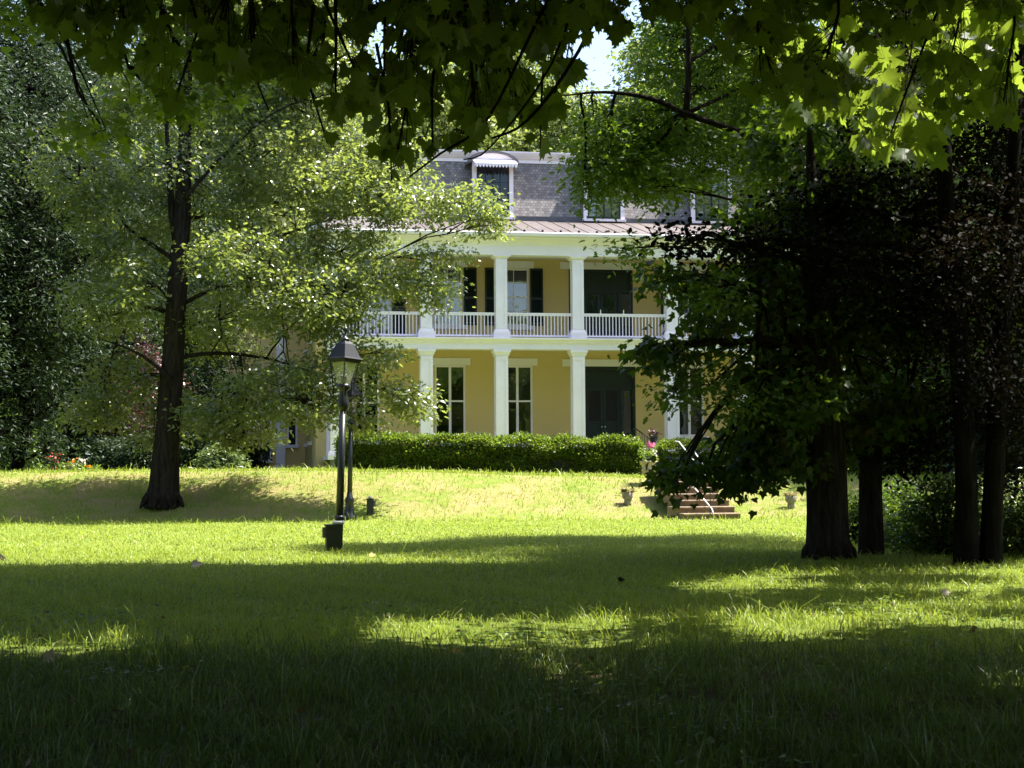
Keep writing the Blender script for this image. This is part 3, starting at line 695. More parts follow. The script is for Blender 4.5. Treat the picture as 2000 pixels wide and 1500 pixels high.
# dormers
def dormer(pxa, pxb, awning):
    y = 4.2; x0, x1 = hx(pxa, y, 400), hx(pxb, y, 400); cx = (x0 + x1) / 2; z0 = zm0 + .08
    zs = zm1 - .12; w = x1 - x0
    b = MB()                                         # cheeks and face frame
    b.box(x0 + .02, x0 + .06, y + .1, 6, z0, zs).box(x1 - .06, x1 - .02, y + .1, 6, z0, zs)
    dm = b.build('dormer', M['slate'], H)
    f = MB(); t = .17
    f.box(x0, x0 + t, y, y + .1, z0, zs).box(x1 - t, x1, y, y + .1, z0, zs).box(x0 + t, x1 - t, y, y + .1, zs - .12, zs).box(x0 - .05, x1 + .05, y - .05, y + .12, z0 - .1, z0 - .002)
    f.build('frame', M['white'], dm)
    n = 14; arc = [(cx + (w / 2 + .02) * math.cos(math.pi * i / n), zs + .34 * math.sin(math.pi * i / n)) for i in range(n + 1)]
    MB().profy(arc, y + .02, y + .1).build('tympanum', M['white'], dm)
    out = [(cx + (w / 2 + .22) * math.cos(math.pi * i / n), zs - .1 + .52 * math.sin(math.pi * i / n)) for i in range(n + 1)]
    inn = [(cx + (w / 2 + .06) * math.cos(math.pi * i / n), zs - .08 + .43 * math.sin(math.pi * i / n)) for i in range(n + 1)]
    MB().profy(out + inn[::-1], y - .12, 6).build('hood', M['lead'], dm)
    g = MB(); a, c, e, d = x0 + t, x1 - t, z0, zs - .12
    g.box(a, a + .06, y + .03, y + .08, e, d).box(c - .06, c, y + .03, y + .08, e, d).box(a + .06, c - .06, y + .03, y + .08, e, e + .1)
    m = (a + c) / 2; g.box(m - .035, m + .035, y + .025, y + .08, e + .1, d)
    for s_ in (a + (m - a) * .55, m + (c - m) * .45): g.box(s_ - .012, s_ + .012, y + .03, y + .07, e + .1, d)
    for zz in (.33, .66): g.box(a + .06, c - .06, y + .032, y + .068, e + (d - e) * zz - .012, e + (d - e) * zz + .012)
    wn = g.build('window', M['green'], dm)
    MB().add([(a, y + .06, e), (c, y + .06, e), (c, y + .06, d), (a, y + .06, d)], [(0, 1, 2, 3)]).build('pane', M['darkglass' if awning else 'glass'], wn)
    if not awning:
        MB().box(a, c, y + .2, y + .22, e, d).build('blind', M['curtain'], wn)
    else:
        MB().box(a, c, y + .3, y + .32, e, d).build('dark_room', M['dark_inside'], wn)
        aw = MB(); q0, q1 = x0 + .02, x1 + .06; yt, zt_ = y - .02, zs + .05; yo, zo = y - .75, zs - .22
        aw.add([(q0, yt, zt_), (q1, yt, zt_), (q1, yo, zo), (q0, yo, zo), (q0, yt, zt_ - .02), (q1, yt, zt_ - .02), (q1, yo, zo - .02), (q0, yo, zo - .02)],
               [(0, 3, 2, 1), (4, 5, 6, 7), (0, 1, 5, 4), (2, 3, 7, 6), (1, 2, 6, 5), (3, 0, 4, 7)])
        k = 13
        for i in range(k):
            u, v = q0 + (q1 - q0) * i / k, q0 + (q1 - q0) * (i + 1) / k; mm = (u + v) / 2
            aw.add([(u, yo, zo - .02), (v, yo, zo - .02), (v - .015, yo, zo - .12), (mm, yo, zo - .19), (u + .015, yo, zo - .12)], [(0, 4, 3, 2, 1)])
        for q in (q0, q1): aw.add([(q, yt, zt_ - .02), (q, yo, zo - .02), (q, yo, zo - .12), (q, yt, zo - .12)], [(0, 1, 2, 3)])
        aw.build('awning', M['white'], dm)
dormer(923, 1003, True); dormer(1140, 1220, False); dormer(1350, 1430, False)
# rear wing seen past the corner
yw = 17.0; wx0 = hx(440, yw, 880); wx1 = XL - .003
b = MB(); b.box(wx0, wx1, yw, yw + 9, .6, 8.6); b.build('rear_wing', M['wall'], H)
b = MB(); b.add([(wx0 - .3, yw - .3, 8.602), (wx1 + 2, yw - .3, 8.602), (wx1 + 2, yw + 9.3, 8.602), (wx0 - .3, yw + 9.3, 8.602), (wx0 + 2.5, yw + 3, 10.2), (wx1 + 2, yw + 3, 10.2), (wx1 + 2, yw + 6, 10.2), (wx0 + 2.5, yw + 6, 10.2)],
      [(0, 3, 2, 1), (0, 1, 5, 4), (2, 3, 7, 6), (3, 0, 4, 7), (4, 5, 6, 7)]); b.build('wing_roof', M['slate'], H)
xq = hx(548, yw, 880); MB().box(xq - .22, xq + .22, yw - .12, yw - .003, .7, 7.9).build('pilaster', M['white'], H)
for pa, pb, za in ((514, 527, 1.6), (564, 577, 2.3)):
    a, c = hx(pa, yw, 880), hx(pb, yw, 880)
    f = MB(); f.box(a - .1, a, yw - .05, yw - .003, za, za + 2.6).box(c, c + .1, yw - .05, yw - .003, za, za + 2.6).box(a - .1, c + .1, yw - .05, yw - .003, za + 2.6, za + 2.75).box(a - .15, c + .15, yw - .12, yw - .003, za - .15, za)
    fo = f.build('window', M['white'], H)
    MB().box(a, c, yw - .03, yw - .004, za + .002, za + 2.598).build('pane', M['dark_inside'], fo)
a, c = hx(460, yw, 880), hx(484, yw, 880)
d = MB().box(a, c, yw - .06, yw - .003, .95, 3.3).box(a + .12, c - .12, yw - .075, yw - .061, 1.1, 1.9).box(a + .12, c - .12, yw - .075, yw - .061, 2.05, 3.1).build('door', M['white'], H)
MB().ball((c - .1, yw - .1, 2.0), .04).build('handle', M['steel'], d)
# porch steps railing and newel
px_ = hx(1247, -.9, 850)
b = MB(); r0 = Vector((px_, -.6, ZF + .95)); r1 = Vector((px_ + .45, -2.1, ZF + .30))
b.tube([r0 + Vector((0, .5, 0)), r0, r1, r1 + Vector((.02, -.05, -.1))], .022, 6); b.tube([r0 + Vector((0, .5, -.75)), r0 + Vector((0, 0, -.75)), r1 + Vector((0, 0, -.55))], .014, 5)
for i in range(9):
    p = r0.lerp(r1, i / 8); b.tube([p, p + Vector((0, 0, -.78 + .2 * i / 8))], .011, 4)
b.build('handrail', M['black'], H)
b = MB()
for i in range(4): b.box(px_ - 1.9, px_ + .1, -.43 - .33 * (i + 1), -.425 - .33 * i, .6, ZF - .15 * (i + 1) - .02)
b.build('porch_step', M['stone'], H)
NP = (hx(1277, -1.9, 880), -1.9)
MB().box(NP[0] - .13, NP[0] + .13, NP[1] - .13, NP[1] + .13, .7, 1.92).box(NP[0] - .17, NP[0] + .17, NP[1] - .17, NP[1] + .17, 1.92, 1.99).build('newel_post', M['white'], H)
def hw(x, y, z): return P0 + EX * x + EY * y + Vector((0, 0, z))

# ================================================================ small plants and pots
def plant_leaves(name, parent, org, C, sig, per, size, m, T=T_DIAMOND, **kw):
    V, f, z = leaf_verts(*cluster_leaves(np.asarray(C), sig, per, size, **kw), T)
    return npmesh(name, V, f, z, m, parent, org)
p = hw(NP[0], NP[1], 1.992)
e = empty('potted_plant', p, label='dark pot of purple leaved plant on the white newel post by the porch', cat='potted plant')
MB().lathe([(.10, 0), (.15, .24), (.165, .24), (.165, .28), (.13, .28)], 14, p).build('pot', M['black'], e, p, True)
plant_leaves('foliage', e, p, [p + Vector((random.gauss(0, .1), random.gauss(0, .1), random.uniform(.32, .52))) for _ in range(16)], .05, 9, .10, M['plumleaf'])
def urn(px, py, Y, label, flowers, sc_=1.0):
    p = at(px, py, Y); p.z = g1(p.x, p.y) - .01
    e = empty('garden_urn', p, label=label, cat='urn', group='stone urns at the head of the garden steps')
    pr = [(.15, 0), (.15, .06), (.10, .09), (.065, .14), (.07, .17), (.12, .21), (.165, .27), (.17, .33), (.178, .34), (.178, .36), (.165, .38), (.175, .46), (.205, .52), (.215, .53), (.215, .56), (.18, .56), (.16, .50)]
    MB().lathe([(r * sc_, z * sc_) for r, z in pr], 20, p).build('bowl', M['sand'], e, p, True)
    C = [p + Vector((random.gauss(0, .09), random.gauss(0, .09), random.uniform(.58, .80))) for _ in range(22)]
    plant_leaves('foliage', e, p, C, .05, 14, .09, M['shrubleaf'], T_LONG, droop=-.2, spread=1)
    for d, m, n in flowers:
        c = p + Vector(d)
        b = MB().tube([p + Vector((d[0] * .3, d[1] * .3, .5)), c], .005, 4); b.build('stem', M['shrubleaf'], e, p)
        plant_leaves('bloom', e, p, [c + Vector((random.gauss(0, .03), random.gauss(0, .03), random.gauss(0, .04))) for _ in range(n)], .025, 9, .06, m, T_ROUND, spread=1.5)
urn(1268, 942, 36.0, 'cream stone urn with a tall pink flower beside the end of the hedge', [((.05, 0, .92), M['pink'], 6), ((.12, .03, .72), M['palepetal'], 5), ((-.05, .05, .75), M['palepetal'], 3)])
urn(1411, 940, 36.6, 'cream stone urn with white flowers half hidden by the drooping maple branch', [((.0, 0, .75), M['palepetal'], 7), ((.12, 0, .62), M['palepetal'], 4)])
def shell_shrub(name, label, cat, px, py, Y, w, h, dep, m, T, size, n, per, group=None, droop=.4, spread=.6, sig=.09):
    p = at(px, py, Y); p.z = g1(p.x, p.y)
    e = empty(name, p, label=label, cat=cat, group=group)
    u = unit(rng.normal(size=(n, 3))); u[:, 2] = np.abs(u[:, 2])
    r = rng.uniform(.55, 1.0, n) ** .5 * (1 + .14 * np.sin(u[:, 0] * 7 + px) * np.cos(u[:, 1] * 6 + u[:, 2] * 5))
    C = np.array(p) + u * r[:, None] * np.array([w / 2, dep / 2, h]) * np.array([1, 1, .95])
    C[:, 2] = np.maximum(C[:, 2], p.z + .04)
    plant_leaves('foliage', e, p, C, sig, per, size, m, T, droop=droop, spread=spread)
    b = MB()
    for i in range(0, n, max(1, n // 45)):
        c = Vector(C[i]); a = p + Vector((random.gauss(0, .06), random.gauss(0, .06), 0))
        b.tube([a, a.lerp(c, .5) + Vector((0, 0, .1 * h)), c], [.018, .012, .006], 4)
    b.build('stem', M['bark'], e, p)
    return e
def planter(px, py, Y, label):
    p = at(px, py, Y); p.z = g1(p.x, p.y) - .02
    e = empty('stone_planter', p, label=label, cat='planter', group='mushroom shaped stone planters on the bank')
    MB().lathe([(.085, 0), (.08, .10), (.075, .13), (.11, .16), (.125, .19), (.125, .27), (.11, .29), (.09, .27)], 16, p).build('pot', M['stone'], e, p, True)
    n = 130; a = rng.uniform(0, 6.28, n); L = rng.uniform(.10, .20, n); P = np.array(p) + np.stack([.05 * np.cos(a), .05 * np.sin(a), np.full(n, .27)], -1)
    D = np.stack([np.cos(a) * rng.uniform(.2, 1.2, n), np.sin(a) * rng.uniform(.2, 1.2, n), rng.uniform(.1, 1, n)], -1)
    V, f, z = leaf_verts(P, D, np.tile([0, 0, 1.0], (n, 1)) + rng.normal(size=(n, 3)) * .3, L, (T_LONG[0] * np.array([.35, 1, 1]), T_LONG[1]))
    npmesh('foliage', V, f, z, M['strawleaf'], e, p)
planter(1226, 988, 34.4, 'small stone planter with dry grass below the cream urn')
planter(1545, 992, 33.9, 'small stone planter with dry grass beside the thick furrowed trunk')
# garden steps with handrail
SX = at(1391, 1017, 32.4); SX.z = 0
se = empty('garden_steps', SX, TH, label='brown stone garden steps climbing the bank with a metal handrail', cat='steps')
for k in range(7):
    o = .04 if k == 1 else 0
    s_ = MB(); x0, x1 = -.62 - (.12 if k == 1 else 0), .62
    y0, y1 = .38 * k - (0 if k else .02), .38 * (k + 1) + .1
    zt = .132 * (k + 1)
    s_.profx([(y0 + .03, zt - .132 - (.1 if k == 0 else .05)), (y0 + .03, zt - .05), (y0, zt - .045), (y0, zt - .012), (y0 + .012, zt), (y1, zt), (y1, zt - .2)], x0, x1)
    s_.build('step', M['brownstone'], se)
def rail(parent, pts, posts, name='handrail'):
    b = MB(); b.tube(pts, .015, 8); r = b.build(name, M['steel'], parent, smooth=True)
    for (a, c) in posts: MB().tube([a, c], .011, 6).build('post', M['black'], r)
rail(se, [(0, -.12, .62), (0, -.05, .74), (0, .1, .80), (0, 2.5, 1.68), (0, 2.8, 1.70)],
     [((0, .12, .1), (0, .12, .80)), ((0, .9, .36), (0, .9, 1.09)), ((0, 1.7, .6), (0, 1.7, 1.38)), ((0, 2.5, .85), (0, 2.5, 1.67))])
rail(se, [(0, -.1, .10), (0, 0, .22), (0, 2.5, 1.06)], [], 'lower_rail')
rail(se, [(.28, 1.3, .95), (.28, 1.4, 1.12), (.28, 2.5, 1.55)], [((.28, 1.4, .6), (.28, 1.4, 1.12)), ((.28, 2.4, .85), (.28, 2.4, 1.5))])

# hedges
def hedge(pxa, pxb, Y, dep, h, label, dip=None):
    a, c = at(pxa, 900, Y), at(pxb, 900, Y)
    e = empty('hedge', (a.x, Y, 0), label=label, cat='hedge', group='clipped yew hedges before the porch')
    W = c.x - a.x; org = (a.x, Y, 0)
    core = MB(); n = 40
    for i in range(n):
        x0, x1 = a.x + .1 + (W - .2) * i / n, a.x + .1 + (W - .2) * (i + 1) / n
        core.box(x0, x1 - .001, Y + .12, Y + dep - .12, g1(x0, Y) - .1, g1(x0, Y) + h - .2)
    core.build('stem', M['dark_inside'], e, org)
    # leaves on the faces
    A = [W * h, W * dep, dep * h, dep * h]; cnt = [int(k * 3200) for k in A]
    Ps = []; Ns = []
    K = [(rng.uniform(-6, 6), rng.uniform(-2.2, 2.2), rng.uniform(0, 6.28)) for _ in range(14)]
    def wob(x, q): return .016 * sum(np.sin(a_ * x + b_ * q + c_) for a_, b_, c_ in K)
    def hgt(x): 
        hh = h + .035 * np.sin(x * 1.7) + .025 * np.sin(x * 5) + .015 * np.sin(x * 11) - .10 * np.exp(-((x - W * .52) / .45) ** 2)
        return hh
    x = rng.uniform(0, W, cnt[0]); t = rng.uniform(0, 1, cnt[0]); gzv = gz(a.x + x, Y + 0 * x)
    fr = .10 - .16 * t ** 2 + .05 * np.maximum(0, t - .9) * 10
    Ps.append(np.stack([a.x + x, Y + wob(x, t * 6) + fr + rng.normal(0, .045, len(x)), gzv + t * hgt(x)], -1)); Ns.append(np.tile([0, -1, .25], (len(x), 1)))
    x = rng.uniform(0, W, cnt[1]); t = rng.uniform(0, 1, cnt[1])
    gzv = gz(a.x + x, Y + 0 * x)
    Ps.append(np.stack([a.x + x, Y + t * dep, gzv + hgt(x) + wob(x, t * 9) * .6 + np.abs(rng.normal(-.02, .06, len(x))) - .03], -1)); Ns.append(np.tile([0, 0, 1.0], (len(x), 1)))
    for q, sx in ((0, -1), (W, 1)):
        y = rng.uniform(0, dep, cnt[2]); t = rng.uniform(0, 1, cnt[2])
        Ps.append(np.stack([a.x + q + rng.normal(0, .05, len(y)), Y + y, gz(a.x + q + 0 * y, Y + 0 * y) + t * h], -1)); Ns.append(np.tile([sx, 0, .2], (len(y), 1)))
    P = np.concatenate(Ps); N0 = np.concatenate(Ns).astype(float); n = len(P)
    D = N0 * .7 + rng.normal(size=(n, 3)) * .7; D[:, 2] += .45
    V, f, z = leaf_verts(P, D, rng.normal(size=(n, 3)) + np.array([0, 0, .8]), rng.uniform(.05, .095, n), T_DIAMOND)
    npmesh('foliage', V, f, z, M['hedgeleaf'], e, org)
hedge(662, 1252, 44, 1.5, .95, 'long clipped hedge running from the lamp posts to the cream urn')
hedge(1292, 1640, 44, 1.5, .88, 'shorter clipped hedge behind the garden steps and drooping branch')

# ================================================================ lamps and pedestals
LS = .84
def lamp(px, py, Y, label, lean, tilt, fluted, box):
    p = at(px, py, Y); p.z = g1(p.x, p.y) - .02
    e = empty('lamp_post', p, label=label, cat='lamp post', group='black lantern posts on the lawn')
    e.rotation_euler = (0, lean, R(tilt))
    b = MB()
    if fluted: b.lathe([(.16, 0), (.16, .05), (.12, .10), (.085, .36), (.10, .40), (.10, .45), (.07, .48), (.055, .60)], 14)
    else: b.lathe([(.055, 0), (.055, .42), (.075, .43), (.075, .47), (.05, .49)], 14)
    b.tube([(0, 0, .3), (0, 0, 2.0)], [.055, .045], 14)
    b.lathe([(.047, 1.93), (.085, 2.00), (.09, 2.06), (.06, 2.16), (.05, 2.22), (.10, 2.26), (.105, 2.31), (.03, 2.33)], 14)
    b.build('post', M['black'], e, smooth=True)
    zc = 2.62
    for sx in (-1, 1):
        for sy in (-1, 1):
            MB().tube([(.045 * sx, .045 * sy, 2.06), (.10 * sx, .10 * sy, 2.13), (.100 * sx, .100 * sy, 2.24), (.138 * sx, .138 * sy, zc)], [.011, .011, .009, .009], 5).build('bracket', M['black'], e)
    fr = MB(); t0, t1 = .066, .126
    for sx, sy, ux, uy in ((1, 0, 0, 1), (-1, 0, 0, 1), (0, 1, 1, 0), (0, -1, 1, 0)):
        fr.add([(sx * t0 + ux * t0, sy * t0 + uy * t0, 2.32), (sx * t0 - ux * t0, sy * t0 - uy * t0, 2.32), (sx * t1 - ux * t1, sy * t1 - uy * t1, zc), (sx * t1 + ux * t1, sy * t1 + uy * t1, zc)], [(0, 1, 2, 3)])
    fr.build('pane', M['lampglass'], e)
    MB().lathe([(.03, 2.32), (.045, 2.36), (.045, 2.42), (.012, 2.44), (.012, 2.5)], 10).build('bulb_holder', M['black'], e, smooth=True)
    c = MB()
    c.frus(0, 0, zc, zc + .05, .150, .150, .172, .172); c.frus(0, 0, zc + .0505, zc + .075, .172, .172, .16, .16)
    c.frus(0, 0, zc + .0755, zc + .26, .158, .158, .088, .088); c.frus(0, 0, zc + .2605, zc + .315, .088, .088, .045, .045)
    lc = c.build('lamp_cap', M['lampcap'], e)
    f = MB().lathe([(.06, zc + .30), (.07, zc + .325), (.06, zc + .345), (.02, zc + .36), (.014, zc + .40), (.014, zc + .43), (.032, zc + .45), (.036, zc + .475), (.022, zc + .50), (.008, zc + .515), (.004, zc + .55)], 12)
    f.build('finial', M['black'], lc, smooth=True)
    return p
lamp(661, 1066, 21.4, 'nearer black lantern post leaning beside a dark utility pedestal', R(2.6), 52, False, True)
lamp(682, 1009, 33.0, 'farther black lantern post with a fluted foot at the bank', R(1.6), 52, True, False)
def pedestal(px, py, Y, w, h, label, top):
    p = at(px, py, Y); p.z = g1(p.x, p.y) - .02
    e = empty('utility_pedestal', p, R(14), label=label, cat='pedestal', group='dark utility pedestals on the lawn')
    b = MB(); b.box(-w / 2, w / 2, -w / 2, w / 2, 0, h); b.box(-w / 2 - .012, w / 2 + .012, -w / 2 - .012, w / 2 + .012, h + .001, h + .03)
    b.build('housing', M['drab'], e)
    s = -1 if not top else 1
    MB().box(s * (w / 2 + .025) - .022, s * (w / 2 + .025) + .022, -.05, .05, h - .15, h - .01).build('socket_box', M['lead'], e)
    if top: MB().lathe([(.035, h + .031), (.045, h + .05), (.03, h + .085), (.005, h + .09)], 10).build('cap', M['steel'], e, smooth=True)
    else: MB().lathe([(.07, h + .031), (.085, h + .04), (.085, h + .07), (.05, h + .075)], 12, (w * .36, 0, 0)).build('collar', M['steel'], e, smooth=True)
pedestal(651, 1066, 21.1, .20, .35, 'larger dark utility pedestal at the foot of the nearer lamp post', False)
pedestal(723, 1006, 33.3, .13, .34, 'smaller dark utility pedestal with a pale cap near the farther lamp post', True)

# ================================================================ trees
def tree_pts(Y, rows): return [at(px, py, Y) for px, py in rows]
# oak on the bank
t = Tree('oak_tree', at(318, 985, 34.5), M['bark'], M['oakleaf'], T_OAK, .125, label='leafy oak with a straight dark trunk standing on the bank', cat='tree')
t.zlow = 3.0; t.rmax = .048
t.stem(tree_pts(34.5, [(318, 992), (320, 960), (326, 860), (334, 760), (341, 650), (349, 520), (357, 400), (362, 250), (368, 110), (374, -40)]), [.42, .35, .28, .255, .235, .215, .185, .14, .09, .04], 12)
t.flare(at(318, 985, 34.5), .36, 7, .5, 1.45)
t.stem(tree_pts(34.5, [(347, 480), (336, 420), (331, 330), (322, 200)]), [.10, .085, .07, .03], 8)
for ln in ([(338, 505), (285, 470), (245, 440), (225, 400), (190, 375), (140, 350)], [(345, 600), (430, 560), (520, 560), (600, 545), (690, 530)], [(349, 540), (430, 500), (520, 470), (640, 430), (760, 400)],
           [(358, 390), (430, 310), (520, 230), (600, 190)], [(336, 700), (420, 690), (520, 700), (620, 730), (720, 760)], [(334, 740), (270, 690), (190, 660)]):
    t.stem(tree_pts(34.5 + random.uniform(-.6, .6), ln), [.055 - .047 * i / (len(ln) - 1) for i in range(len(ln))], 6)
t.pixblobs(34.5, [(540, 290, 130, 110, .5, 1.6), (690, 380, 110, 80, 0, 1.5), (760, 310, 90, 60, .5, 1.2), (810, 400, 90, 40, -.5, 1.1), (905, 400, 75, 34, -.6, .9), (940, 440, 45, 18, -.7, .6),
    (660, 490, 120, 45, .8, 1.4), (770, 540, 80, 40, -.4, 1.1), (845, 575, 45, 30, -.6, .7), (860, 500, 40, 26, -.6, .6), (600, 600, 130, 65, -.8, 1.5), (640, 570, 110, 50, -1.0, 1.3),
    (700, 700, 75, 35, -.6, 1.0), (770, 770, 62, 28, -.8, .8), (815, 800, 30, 14, -.8, .5), (560, 750, 120, 55, -.6, 1.4), (610, 800, 90, 30, -1, 1.1), (440, 810, 90, 32, 0, 1.2), (712, 822, 26, 18, -.8, .4),
    (250, 430, 90, 90, .3, 1.5), (210, 590, 80, 65, .5, 1.4), (240, 740, 65, 45, .4, 1.1), (330, 190, 140, 90, .6, 1.5), (420, 420, 110, 90, 1.0, 1.5), (620, 200, 110, 90, .8, 1.5),
    (430, 630, 110, 70, .8, 1.4), (470, 520, 100, 60, -1.3, 1.2), (330, 330, 90, 70, -1.0, 1.2), (160, 340, 80, 90, 0, 1.4), (300, 560, 80, 60, -1.2, 1.1), (480, 120, 140, 80, .5, 1.5), (350, 800, 60, 30, .8, .9), (190, 800, 60, 40, .6, 1.0), (290, 850, 50, 20, .9, .7), (480, 850, 70, 20, .3, .9), (520, -20, 170, 80, .3, 1.8), (380, -70, 160, 80, 0, 1.8), (620, 60, 110, 70, .6, 1.5)], .22, 1.08)  # topmost boughs above the frame are added to shade the bank
for k, P in enumerate(t.C):                          # the leader stays open to the lawn side
    tx = np.interp(P[:, 2], [q[0].z for q in t.trunk[:37]], [q[0].x for q in t.trunk[:37]])
    cut = (np.abs(P[:, 0] - tx) < .55) & (P[:, 1] < 34.9) & (rng.uniform(0, 1, len(P)) < .85)
    t.C[k] = P[~cut]; t.G[k] = t.G[k][~cut]
t.finish(per=62, droop=.35, spread=.85)

# broad maple on the lawn with drooping boughs
Y = 18.3
t = Tree('maple_tree', at(1618, 1093, Y), M['barkgrey'], M['droopleaf'], T_MAPLE_S, .105, label='broad maple with a thick furrowed trunk and low drooping dark boughs', cat='tree')
t.zlow = 2.0; t.rmax = .04
t.stem(tree_pts(Y, [(1618, 1100), (1617, 1070), (1616, 1000), (1612, 880), (1606, 760), (1600, 640), (1596, 500), (1590, 400), (1585, 330), (1580, 250)]), [.30, .265, .245, .24, .235, .22, .17, .12, .07, .02], 16)
t.flare(at(1618, 1093, Y), .245, 8, .4, 1.35)
t.stem(tree_pts(Y - .3, [(1603, 740), (1572, 690), (1548, 640), (1520, 560), (1480, 470)]), [.10, .085, .07, .05, .02], 8)
t.pixblobs(Y, [(1312, 935, 24, 20, -.8, .4, 1.5), (1385, 912, 34, 14, -.6, .5, 1.5), (1500, 870, 55, 28, -.4, .7, 1.4), (1490, 815, 42, 40, -.2, .8, 1.3), (1440, 890, 30, 16, -.4, .5, 1.3),
    (1320, 690, 55, 24, -.8, .5, 1.3), (1275, 690, 26, 12, -.9, .3), (1390, 645, 65, 26, -.5, .7, 1.1), (1350, 560, 50, 36, -.2, .6), (1312, 545, 30, 22, -.3, .4), (1490, 720, 65, 50, 0, .9, 1.2), (1520, 800, 80, 60, 0, .9, 1.2),
    (1450, 940, 22, 5, -.5, .3, .6), (1530, 915, 40, 10, -.5, .4), (1560, 640, 110, 80, .5, 1.2, 1.1), (1680, 620, 120, 100, .8, 1.3, 1.2), (1700, 780, 90, 80, .4, 1.1, 1.3), (1480, 560, 100, 60, .2, 1.0, 1.1), (1550, 450, 130, 90, .8, 1.3, 1.1), (1680, 420, 130, 100, 1.0, 1.4, 1.2),
    (1600, 250, 150, 100, 1.2, 1.5), (1500, 860, 70, 40, .6, .8, 1.3), (1580, 780, 70, 60, -.9, .8, 1.2), (1640, 860, 50, 50, 1.0, .7, 1.2)], .17, 1.25)
t.finish(per=34, droop=.75, spread=.8, twig=.004)

# light green tree behind it
Y = 22.5
t = Tree('linden_tree', at(1702, 1092, 19.2), M['bark'], M['lightleaf'], T_OAK, .095, label='tall tree with bright green sunlit outer foliage behind the thick trunk', cat='tree')
t.zlow = 3.0; t.rmax = .022
t.stem(tree_pts(19.2, [(1702, 1098), (1700, 980), (1700, 850)]) + tree_pts(20.5, [(1690, 650), (1670, 450), (1650, 250), (1640, 50), (1630, -200)]), [.17, .145, .135, .13, .12, .11, .09, .05], 12)
t.stem(tree_pts(21, [(1655, 330), (1560, 300), (1450, 260), (1340, 222), (1270, 192), (1180, 180), (1100, 187)]), [.055, .05, .045, .042, .034, .022, .01], 8)
t.stem(tree_pts(21.4, [(1340, 222), (1345, 120), (1340, -20)]), [.05, .04, .02], 6)
t.pixblobs(Y, [(1185, 270, 50, 32, -.8, .7, 1.9), (1160, 225, 40, 20, -.8, .6, 1.5), (1270, 215, 50, 24, -.6, .7, 1.4), (1180, 330, 55, 40, -.6, .8, 1.9), (1240, 340, 70, 36, -.2, 1.0, 1.8), (1150, 385, 18, 18, -.8, .4, 1.8), (1300, 375, 40, 16, -.2, .6, 1.5), (1270, 260, 70, 40, -.3, .9, 1.8), (1320, 300, 100, 70, .4, 1.2, 1.6), 
    (1470, 340, 70, 60, .6, 1.3), (1225, 490, 28, 12, -.8, .4, 1.5), (1400, 180, 110, 100, .8, 1.4), (1310, 110, 80, 70, .6, 1.1), (1480, 90, 130, 110, 1.2, 1.5), (1350, 0, 110, 80, .5, 1.3), (1520, 250, 120, 90, 1.3, 1.4),
    (1430, 590, 40, 24, -5.2, .5), (1390, 745, 40, 20, -4.8, .5), (1320, 765, 22, 10, -4.8, .3), (1450, 790, 40, 18, -5.4, .5), (1650, 150, 150, 120, 2, 1.6), (1800, 200, 150, 130, 2, 1.7), (1780, 0, 200, 120, 2, 1.7), (1600, -80, 200, 100, 2, 1.7), (1900, -150, 220, 120, 1, 2.2), (2150, -250, 220, 140, -1, 2.4), (2300, -100, 200, 200, -2, 2.4), (1750, -300, 250, 130, -1, 2.4), (1480, -230, 180, 110, 0, 2.0), (1350, -150, 120, 80, .5, 1.5), (2050, -450, 260, 130, -2, 2.4)], .20, 1.7)  # boughs outside the frame are added to shade the beech and lower leaves
t.finish(per=46, droop=.3, spread=.75, twig=.005)

# copper beech at the edge of the lawn
Y = 17.3
t = Tree('copper_beech', at(1910, 1108, Y), M['barkdark'], M['beechleaf'], T_ROUND, .075, label='copper beech with twin dark trunks and purple black leaves', cat='tree')
t.zlow = 2.6; t.rmax = .05
t.stem(tree_pts(Y, [(1886, 1115), (1888, 1000), (1884, 850), (1870, 650), (1850, 450), (1840, 200), (1830, -100)]), [.15, .125, .12, .11, .10, .08, .04], 12)
t.stem(tree_pts(Y + .1, [(1934, 1115), (1938, 1000), (1946, 850), (1955, 650), (1975, 400), (1990, 100)]), [.14, .115, .11, .10, .09, .05], 12)
t.pixblobs(Y + 1, [(1750, 430, 140, 90, .2, 1.3), (1900, 400, 120, 110, .4, 1.4), (1900, 620, 130, 110, .4, 1.4, 1.2), (1760, 620, 120, 90, .4, 1.3, 1.2), (1580, 400, 100, 50, .5, 1.1), (1520, 480, 60, 30, -.4, .7), (1430, 482, 40, 14, -.8, .4), (1340, 470, 30, 8, -.9, .3),
    (1850, 820, 120, 70, .6, 1.2, 1.2), (1760, 860, 80, 60, 1.0, 1.0, 1.2), (1950, 250, 110, 100, .6, 1.4), (2120, 500, 140, 200, .5, 2.0), (2100, 800, 120, 120, .8, 1.6), (2150, 200, 200, 180, .5, 2.0), (1970, 780, 80, 90, -.6, 1.0), (1840, 500, 100, 80, -1.2, 1.0), (1650, 520, 90, 60, -.9, .8), (2000, 20, 250, 120, .8, 2.0), (1980, 930, 70, 40, 1.0, .8), (1880, 540, 50, 110, -1.6, .4), (1965, 480, 45, 140, -1.6, .4), (1885, 740, 50, 80, -1.6, .4), (1950, 700, 40, 70, -1.6, .4)], .20, 1.25)  # crown beyond the frame edge is added to cast shade
t.finish(per=62, droop=.5, spread=.8, twig=.005)

